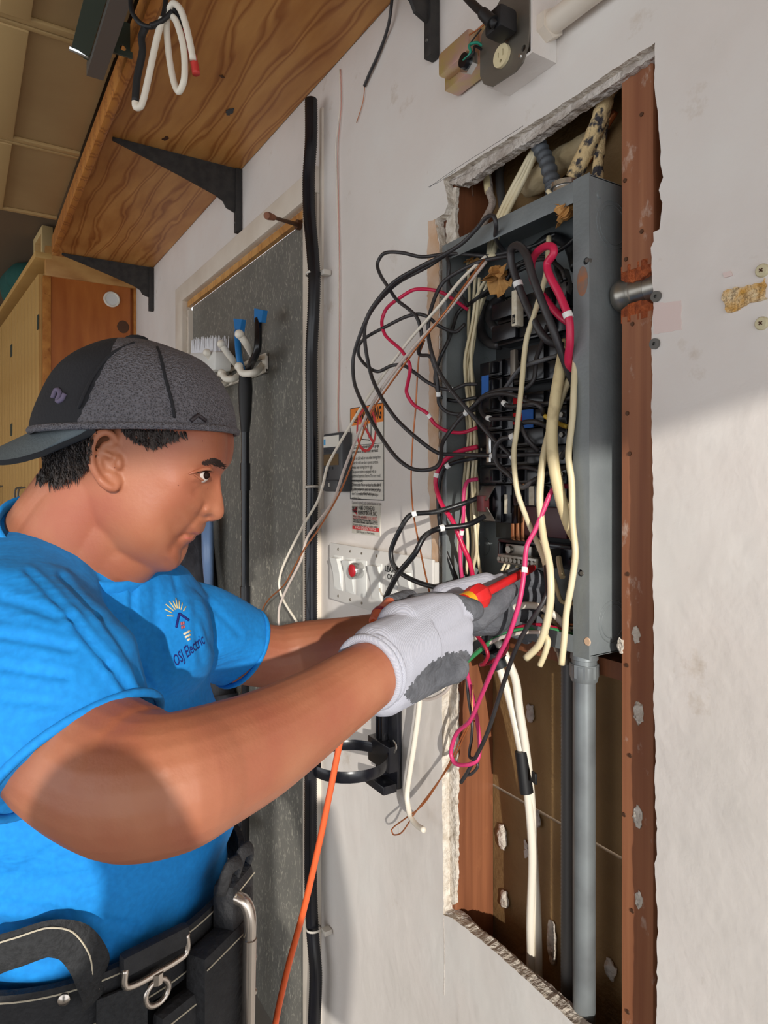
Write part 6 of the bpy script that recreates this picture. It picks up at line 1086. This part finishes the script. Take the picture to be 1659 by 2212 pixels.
# ------------------------------------------------------------------ gloves
def near_seg(p, a, b):
    t = max(0, min(1, (p - a).dot(b - a) / (b - a).length_squared)); return (p - a.lerp(b, t)).length
def glove(parts, coat, cuff, parent, lab, extra=(), polys=()):
    """parts: [(p0,p1,r0,r1)], coat: indices whose skin is rubber coated"""
    V, Fc = remesh(*join(*[capsule(*q, 16) for q in parts], *extra), .0026, 3); mi = []
    for f in Fc:
        c = sum((V[i] for i in f), Vector()) / len(f); best = min(range(len(parts)), key=lambda k: near_seg(c, parts[k][0], parts[k][1]) - (parts[k][2] + parts[k][3]) / 2); ok = best in coat
        if ok and coat[best] is not None:
            t = (c - parts[best][0]).dot(parts[best][1] - parts[best][0]) / (parts[best][1] - parts[best][0]).length_squared; ok = t > coat[best] + .12 * mnoise.noise(c * 150)
        if polys and not ok:
            d = c - CAM; px_, py_ = CX + F * d.dot(RT) / d.dot(FW), HY - F * d.z / d.dot(FW); nn = (V[f[1]] - V[f[0]]).cross(V[f[2]] - V[f[0]])
            ok = nn.dot(d) < 0 and any(inpoly(pl__, px_ + 5 * mnoise.noise(c * 200), py_ + 5 * mnoise.noise(c * 200 + Vector((4, 0, 0)))) for pl__ in polys)
        mi.append(1 if ok else 0)
    g = mk('glove', V, Fc, None, parent, smooth='all', mats=['glove_knit', 'glove_coat'], mi=mi)
    c, d, r = cuff; d = d.normalized(); a = d.orthogonal().normalized(); b = d.cross(a)
    for k, s in enumerate((0, .008)): mk('cuff_rib', *sweep([c + d * s + (a * math.cos(q) + b * math.sin(q)) * r for q in [i * math.pi / 18 for i in range(36)]], .0046, 8, closed=True), 'glove_knit', g, smooth='all')
    return g
D = PD
# right hand: back of the hand to the camera, fist closed on the screwdriver handle
wr = D(800, 1452, .705); tip, gua = D(1152, 1226, 1.055), D(1040, 1285, .925); ax = (tip - gua).normalized(); hnd = gua - ax * .115
kn = [D(962, 1322, .838), D(985, 1356, .846), D(985, 1400, .842), D(968, 1442, .830)]
wk = [D(815, 1405, .72), D(822, 1430, .722), D(826, 1458, .722), D(828, 1486, .718)]
RP = [(D(835, 1412, .735), D(840, 1460, .735), .034, .033)]
RP += [(wk[i], kn[i], .030, r) for i, r in enumerate((.0225, .0225, .0215, .0195))]
RP += [(kn[0], kn[3], .019, .018), (wk[1], kn[2], .036, .022)]
fi = []
for i, k in enumerate(kn):                                     # proximal, middle, distal bones curling round the handle
    a = k + FW * .030 + RT * (.010 - .003 * i) + UP * (.002 * (1.5 - i)); b = a + FW * .022 - RT * .018; c = b - RT * .024 - FW * .004
    fi += [(k, a, .0175, .0155), (a, b, .0155, .0145), (b, c, .0145, .0125)]
n0 = len(RP); RP += fi; coat = {}
for i in range(4): coat[n0 + 3 * i] = .72; coat[n0 + 3 * i + 1] = None; coat[n0 + 3 * i + 2] = None
th = [D(868, 1352, .775), D(935, 1318, .822), D(975, 1312, .846), D(1022, 1318, .868)]
n1 = len(RP); RP += [(th[0], th[1], .030, .021), (th[1], th[2], .0205, .0185), (th[2], th[3], .0185, .0145)]; coat[n1 + 2] = None; coat[n1 + 1] = .75
n2 = len(RP); RP += [(D(888, 1478, .752), D(980, 1442, .805), .012, .019)]; coat[n2] = None
RP += [(D(1000, 1380, .853) , D(985, 1420, .845), .014, .013)]
cuffR = sweep(catmull([D(796, 1453, .700), D(822, 1438, .72), D(862, 1412, .75), D(900, 1392, .78)], 4), [.0365] * 5 + [.038] * 4 + [.038] * 4, 28, flat=(1, .95))
glove(RP, coat, (D(796, 1453, .700), D(822, 1438, .72) - D(796, 1453, .700), .0365), person, 'right', [cuffR], [[(872, 1500), (900, 1462), (930, 1432), (965, 1412), (1010, 1405), (1030, 1440), (1000, 1490), (950, 1520), (890, 1520)]])
# left hand: palm side to the camera, fingers reaching into the panel
pw = D(900, 1362, 1.035)
LP = [(pw, D(985, 1325, 1.035), .036, .038), (D(985, 1325, 1.04), D(1060, 1325, 1.045), .037, .034), (D(985, 1290, 1.05), D(1075, 1272, 1.055), .024, .020)]
coatL = {1: None}
fg = [[D(1060, 1272, 1.06), D(1115, 1248, 1.075), D(1160, 1250, 1.085), D(1186, 1270, 1.09)], [D(1075, 1300, 1.055), D(1125, 1290, 1.075), D(1160, 1292, 1.085), D(1182, 1308, 1.085)], [D(1075, 1325, 1.05), D(1120, 1322, 1.07), D(1150, 1330, 1.075), D(1166, 1345, 1.075)], [D(1060, 1348, 1.045), D(1100, 1352, 1.06), D(1124, 1362, 1.062), D(1136, 1374, 1.06)]]
for f in fg:
    for i, (r0, r1) in enumerate(((.0185, .0165), (.0165, .0155), (.0155, .0130))): coatL[len(LP)] = None if f is not fg[0] or i else .6; LP.append((f[i], f[i + 1], r0, r1))
tl = [D(970, 1345, 1.0), D(1030, 1332, .985), D(1075, 1300, .99), D(1100, 1275, 1.0)]
for i, (r0, r1) in enumerate(((.026, .021), (.0205, .018), (.0175, .0135))): coatL[len(LP)] = None; LP.append((tl[i], tl[i + 1], r0, r1))
LP += [(D(960, 1290, 1.045), D(1050, 1262, 1.06), .022, .019)]
glove(LP, coatL, (D(868, 1372, 1.045), D(940, 1345, 1.03) - D(868, 1372, 1.045), .0385), person, 'left')
# screwdriver
sdv = empty('screwdriver', gua, 'red insulated screwdriver held in the right glove', 'screwdriver')
mk('shaft', *rod(gua, tip, [(0, .0066), (.93, .0062), (1, .0048)], 14), 'red_plastic', sdv, smooth=True)
mk('guard', *rod(gua - ax * .034, gua + ax * .006, [(0, .0125), (.2, .0165), (.62, .0185), (.85, .0165), (1, .009)], 8), 'red_plastic', sdv, smooth=True); mk('grip_ring', *rod(gua - ax * .046, gua - ax * .033, [(0, .014), (1, .0142)], 16), 'yellow_plastic', sdv, smooth=True); mk('handle', *rod(hnd, gua - ax * .045, [(0, .009), (.08, .0125), (.5, .0145), (1, .0135)], 14), 'red_plastic', sdv, smooth=True)
# ------------------------------------------------------------------ trousers and tool belt
V, Fc = remesh(*join(slice_loft([(-.364, .855, -.47, .142, .175), (-.364, .855, -.56, .150, .184), (-.364, .858, -.68, .155, .190), (-.364, .86, -.76, .14, .17)]), *[limb([h + UP * -.02, Vector((h.x + dx * .5, h.y, .45)), Vector((h.x + dx, h.y, .05))], [.115, .085, .075], 20) for h, dx in ((hipsR, .02), (hipsL, -.02))]), .008, 3)
tro = mk('trousers', V, Fc, 'trouser', person, smooth='all')
for h, dx in ((hipsR, .02), (hipsL, -.02)):
    a = Vector((h.x + dx, h.y, .035)); V, Fc = ball(a + FD * .06, .05, 3, (2.6, 1.0, .9), (FD, SDv, UP))
    for v in V: v.z = max(v.z, 0)
    mk('shoe', V, Fc, 'shoe', person, smooth='all')
tbel = []
def bp(q, Z, o=0.0, a=.166, b=.198): return C(-.364, .855, Z) + FD * math.cos(q) * (a + o) + SDv * math.sin(q) * (b + o)
def band(name, q0, q1, z0, z1, th, m, parent, n=40, dz=0.0, o=0.0):
    V, Fc = [], []
    for k in range(n + 1):
        q = q0 + (q1 - q0) * k / n; d = dz * math.sin(math.pi * k / n)
        V += [bp(q, z0 + d, o), bp(q, z1 + d, o), bp(q, z1 + d, o + th), bp(q, z0 + d, o + th)]
    for k in range(n): Fc += [(4 * k + i, 4 * k + (i + 1) % 4, 4 * k + 4 + (i + 1) % 4, 4 * k + 4 + i) for i in range(4)]
    Fc += [(0, 1, 2, 3), (4 * n, 4 * n + 1, 4 * n + 2, 4 * n + 3)]; return mk(name, V, Fc, m, parent, smooth=True)
ZB = -.500
tb = band('tool_belt', 0, 2 * math.pi - .001, ZB - .055, ZB, .008, 'belt_black', person, 72)
for z in (ZB - .007, ZB - .048): mk('stitching', *sweep([bp(q, z, .0085) for q in [2 * math.pi * i / 90 for i in range(90)]], .0008, 5, closed=True), 'stitch', tb)
def ang(px, py):                                              # where along the belt a picture point lies
    best = min(range(720), key=lambda k: (lambda d: (CX + F * d.dot(RT) / d.dot(FW) - px) ** 2 + (1e9 if (bp(math.radians(k / 2), ZB) - C(-.364, .855, ZB)).dot(CAM - bp(math.radians(k / 2), ZB)) < 0 else 0))(bp(math.radians(k / 2), ZB) - CAM)); return math.radians(best / 2)
qA, qB, qC, qD, qE = ang(10, 0), ang(150, 0), ang(215, 0), ang(320, 0), ang(455, 0)
def facing(q): n_ = (FD * math.cos(q) + SDv * math.sin(q)).normalized(); return UP.cross(n_).normalized(), n_
# carrying strap arched above the belt
P = catmull([bp(ang(205, 0), ZB - .02, .012), bp(ang(195, 0), ZB + .015, .014), bp(ang(165, 0), ZB + .045, .016), bp(ang(120, 0), ZB + .056, .018), bp(ang(60, 0), ZB + .052, .018), bp(ang(0, 0), ZB + .042, .016), bp(ang(-60, 0), ZB + .01, .012)], 6)
mk('carry_strap', *sweep(P, .018, 10, flat=(1, .16), up=UP), 'webbing', tb, smooth=True); mk('strap_stitching', *sweep([p + UP * .013 - FW * .004 for p in P], .0008, 5), 'stitch', tb)
for px in (140, 200): q = ang(px, 0); t_, n_ = facing(q); c = bp(q, ZB - .012, .009); mk('rivet', *rod(c, c + n_ * .004, [(0, .006), (.6, .0058), (1, .003)], 12), 'nickel', tb, smooth=True)
q = ang(258, 0); t_, n_ = facing(q); mk('webbing_loop', *obox(bp(q, ZB - .075, .014), t_, n_, UP, .050, .004, .11, .001), 'webbing', tb, smooth=True)
# buckle with its round ring
q = ang(322, 0); t_, n_ = facing(q); c = bp(q, ZB - .006, .018); L_ = .034
mk('buckle', *sweep(catmull([c - t_ * L_ + UP * .008, c - t_ * L_ - UP * .010, c - t_ * L_ * .6 - UP * .014, c - UP * .013, c + t_ * L_ * .6 - UP * .012, c + t_ * L_ - UP * .008, c + t_ * L_ + UP * .012], 5), .0036, 8), 'nickel', tb, smooth='all'); cr_ = c - UP * .034
mk('ring', *sweep([cr_ + (t_ * math.cos(a) + UP * math.sin(a)) * .013 for a in [i * math.pi / 12 for i in range(24)]], .0032, 8, closed=True), 'nickel', tb, smooth='all'); mk('ring_stem', *rod(c - UP * .012, c - UP * .024, [(0, .007), (1, .006)], 8), 'nickel', tb, smooth=True); mk('padded_sleeve', *obox(c + UP * .010 - n_ * .004, t_, n_, UP, .075, .014, .022, .005), 'belt_black', tb, smooth=True)
# pouches
def pouch(px, dz, w_, h_, d_, lab, o=.01, m='belt_black'):
    q = ang(px, 0); t_, n_ = facing(q); c = bp(q, ZB + dz, o + d_ / 2); p_ = mk(lab, *obox(c, t_, n_, UP, w_, d_, h_, .010), m, tb, smooth=True)
    for s in (.42, -.36): mk('stitching', *sweep([c + n_ * (d_ / 2 + .0004) + t_ * (w_ * .46 * e) + UP * h_ * s for e in (-1, 0, 1)], .0008, 5), 'stitch', p_)
    return c, t_, n_
pouch(60, -.15, .19, .16, .03, 'tool_pouch'); pouch(385, -.135, .09, .15, .02, 'tool_pouch'); pouch(432, -.105, .08, .17, .03, 'tool_pouch')
c, t_, n_ = pouch(468, -.045, .055, .15, .03, 'tool_pouch', .008); 
for k in (-1, 1): mk('pouch_loop', *sweep(catmull([c + t_ * (.016 * k - .014) + UP * .065, c + t_ * (.016 * k - .01) + UP * .095 + n_ * .008, c + t_ * (.016 * k + .012) + UP * .09 + n_ * .010, c + t_ * (.016 * k + .014) + UP * .06], 5), .008, 8, flat=(1, .35)), 'belt_black', tb, smooth='all')
h0 = c + n_ * .022 - t_ * .018; mk('hammer_holder', *sweep(catmull([h0 + UP * .06 - n_ * .03, h0 + UP * .055, h0 + UP * .04 + n_ * .008, h0 + UP * .01 + n_ * .008], 5), .0075, 10), 'nickel', tb, smooth='all'); mk('steel_tube', *rod(h0 + UP * .012 + n_ * .008, h0 - UP * .095 + n_ * .006, [(0, .0082), (1, .0078)], 12), 'nickel', tb, smooth=True)
for z in (-.02, -.06): mk('snap', *ball(h0 + t_ * .014 + UP * z + n_ * .006, .0045, 2), 'nickel', tb, smooth='all')
c2, t2, n2 = pouch(400, -.175, .07, .05, .03, 'tape_pouch', .03, 'webbing'); mk('pouch_clip', *sweep(catmull([c2 - t2 * .03 + UP * .02 + n2 * .016, c2 + UP * .034 + n2 * .018, c2 + t2 * .03 + UP * .028 + n2 * .016], 5), .004, 8), 'nickel', tb, smooth='all')
flush_text()
# ------------------------------------------------------------------ the photographer, standing behind the camera; his shadow falls across the arm and shirt
def Q(X, T, Z): return C(X, T, Z)
hd = Q(-.052, -.42, -.115)
V, Fc = remesh(*join(ball(hd, .10, 3, (.72, .85, 1.14), (RT, FW, UP)), limb([hd - UP * .06, Q(-.052, -.45, -.27)], [.058, .062], 16), limb([Q(-.26, -.46, -.36), Q(-.052, -.47, -.33), Q(.16, -.46, -.36)], [.06, .09, .06], 18), slice_loft([(-.052, -.47, -.33, .10, .15), (-.052, -.47, -.45, .12, .17), (-.052, -.47, -.62, .12, .15), (-.052, -.47, -.78, .13, .16)]),
    limb([Q(-.26, -.46, -.36), Q(-.31, -.47, -.62), Q(-.30, -.40, -.86)], [.055, .045, .035], 14), limb([Q(.16, -.46, -.36), Q(.21, -.47, -.62), Q(.20, -.40, -.86)], [.055, .045, .035], 14),
    limb([Q(-.12, -.47, -.78), Q(-.13, -.47, -1.15), Q(-.13, -.47, -1.56)], [.095, .07, .05], 16), limb([Q(.02, -.47, -.78), Q(.03, -.47, -1.15), Q(.03, -.47, -1.56)], [.095, .07, .05], 16), ball(Q(-.13, -.42, -1.56), .04, 2, (1.1, 2.4, .95), (RT, FW, UP)), ball(Q(.03, -.42, -1.56), .04, 2, (1.1, 2.4, .95), (RT, FW, UP))), .010, 2)
mk('person', V, Fc, 'trouser', None, 'photographer in dark clothes standing behind the viewpoint', 'person', smooth='all')
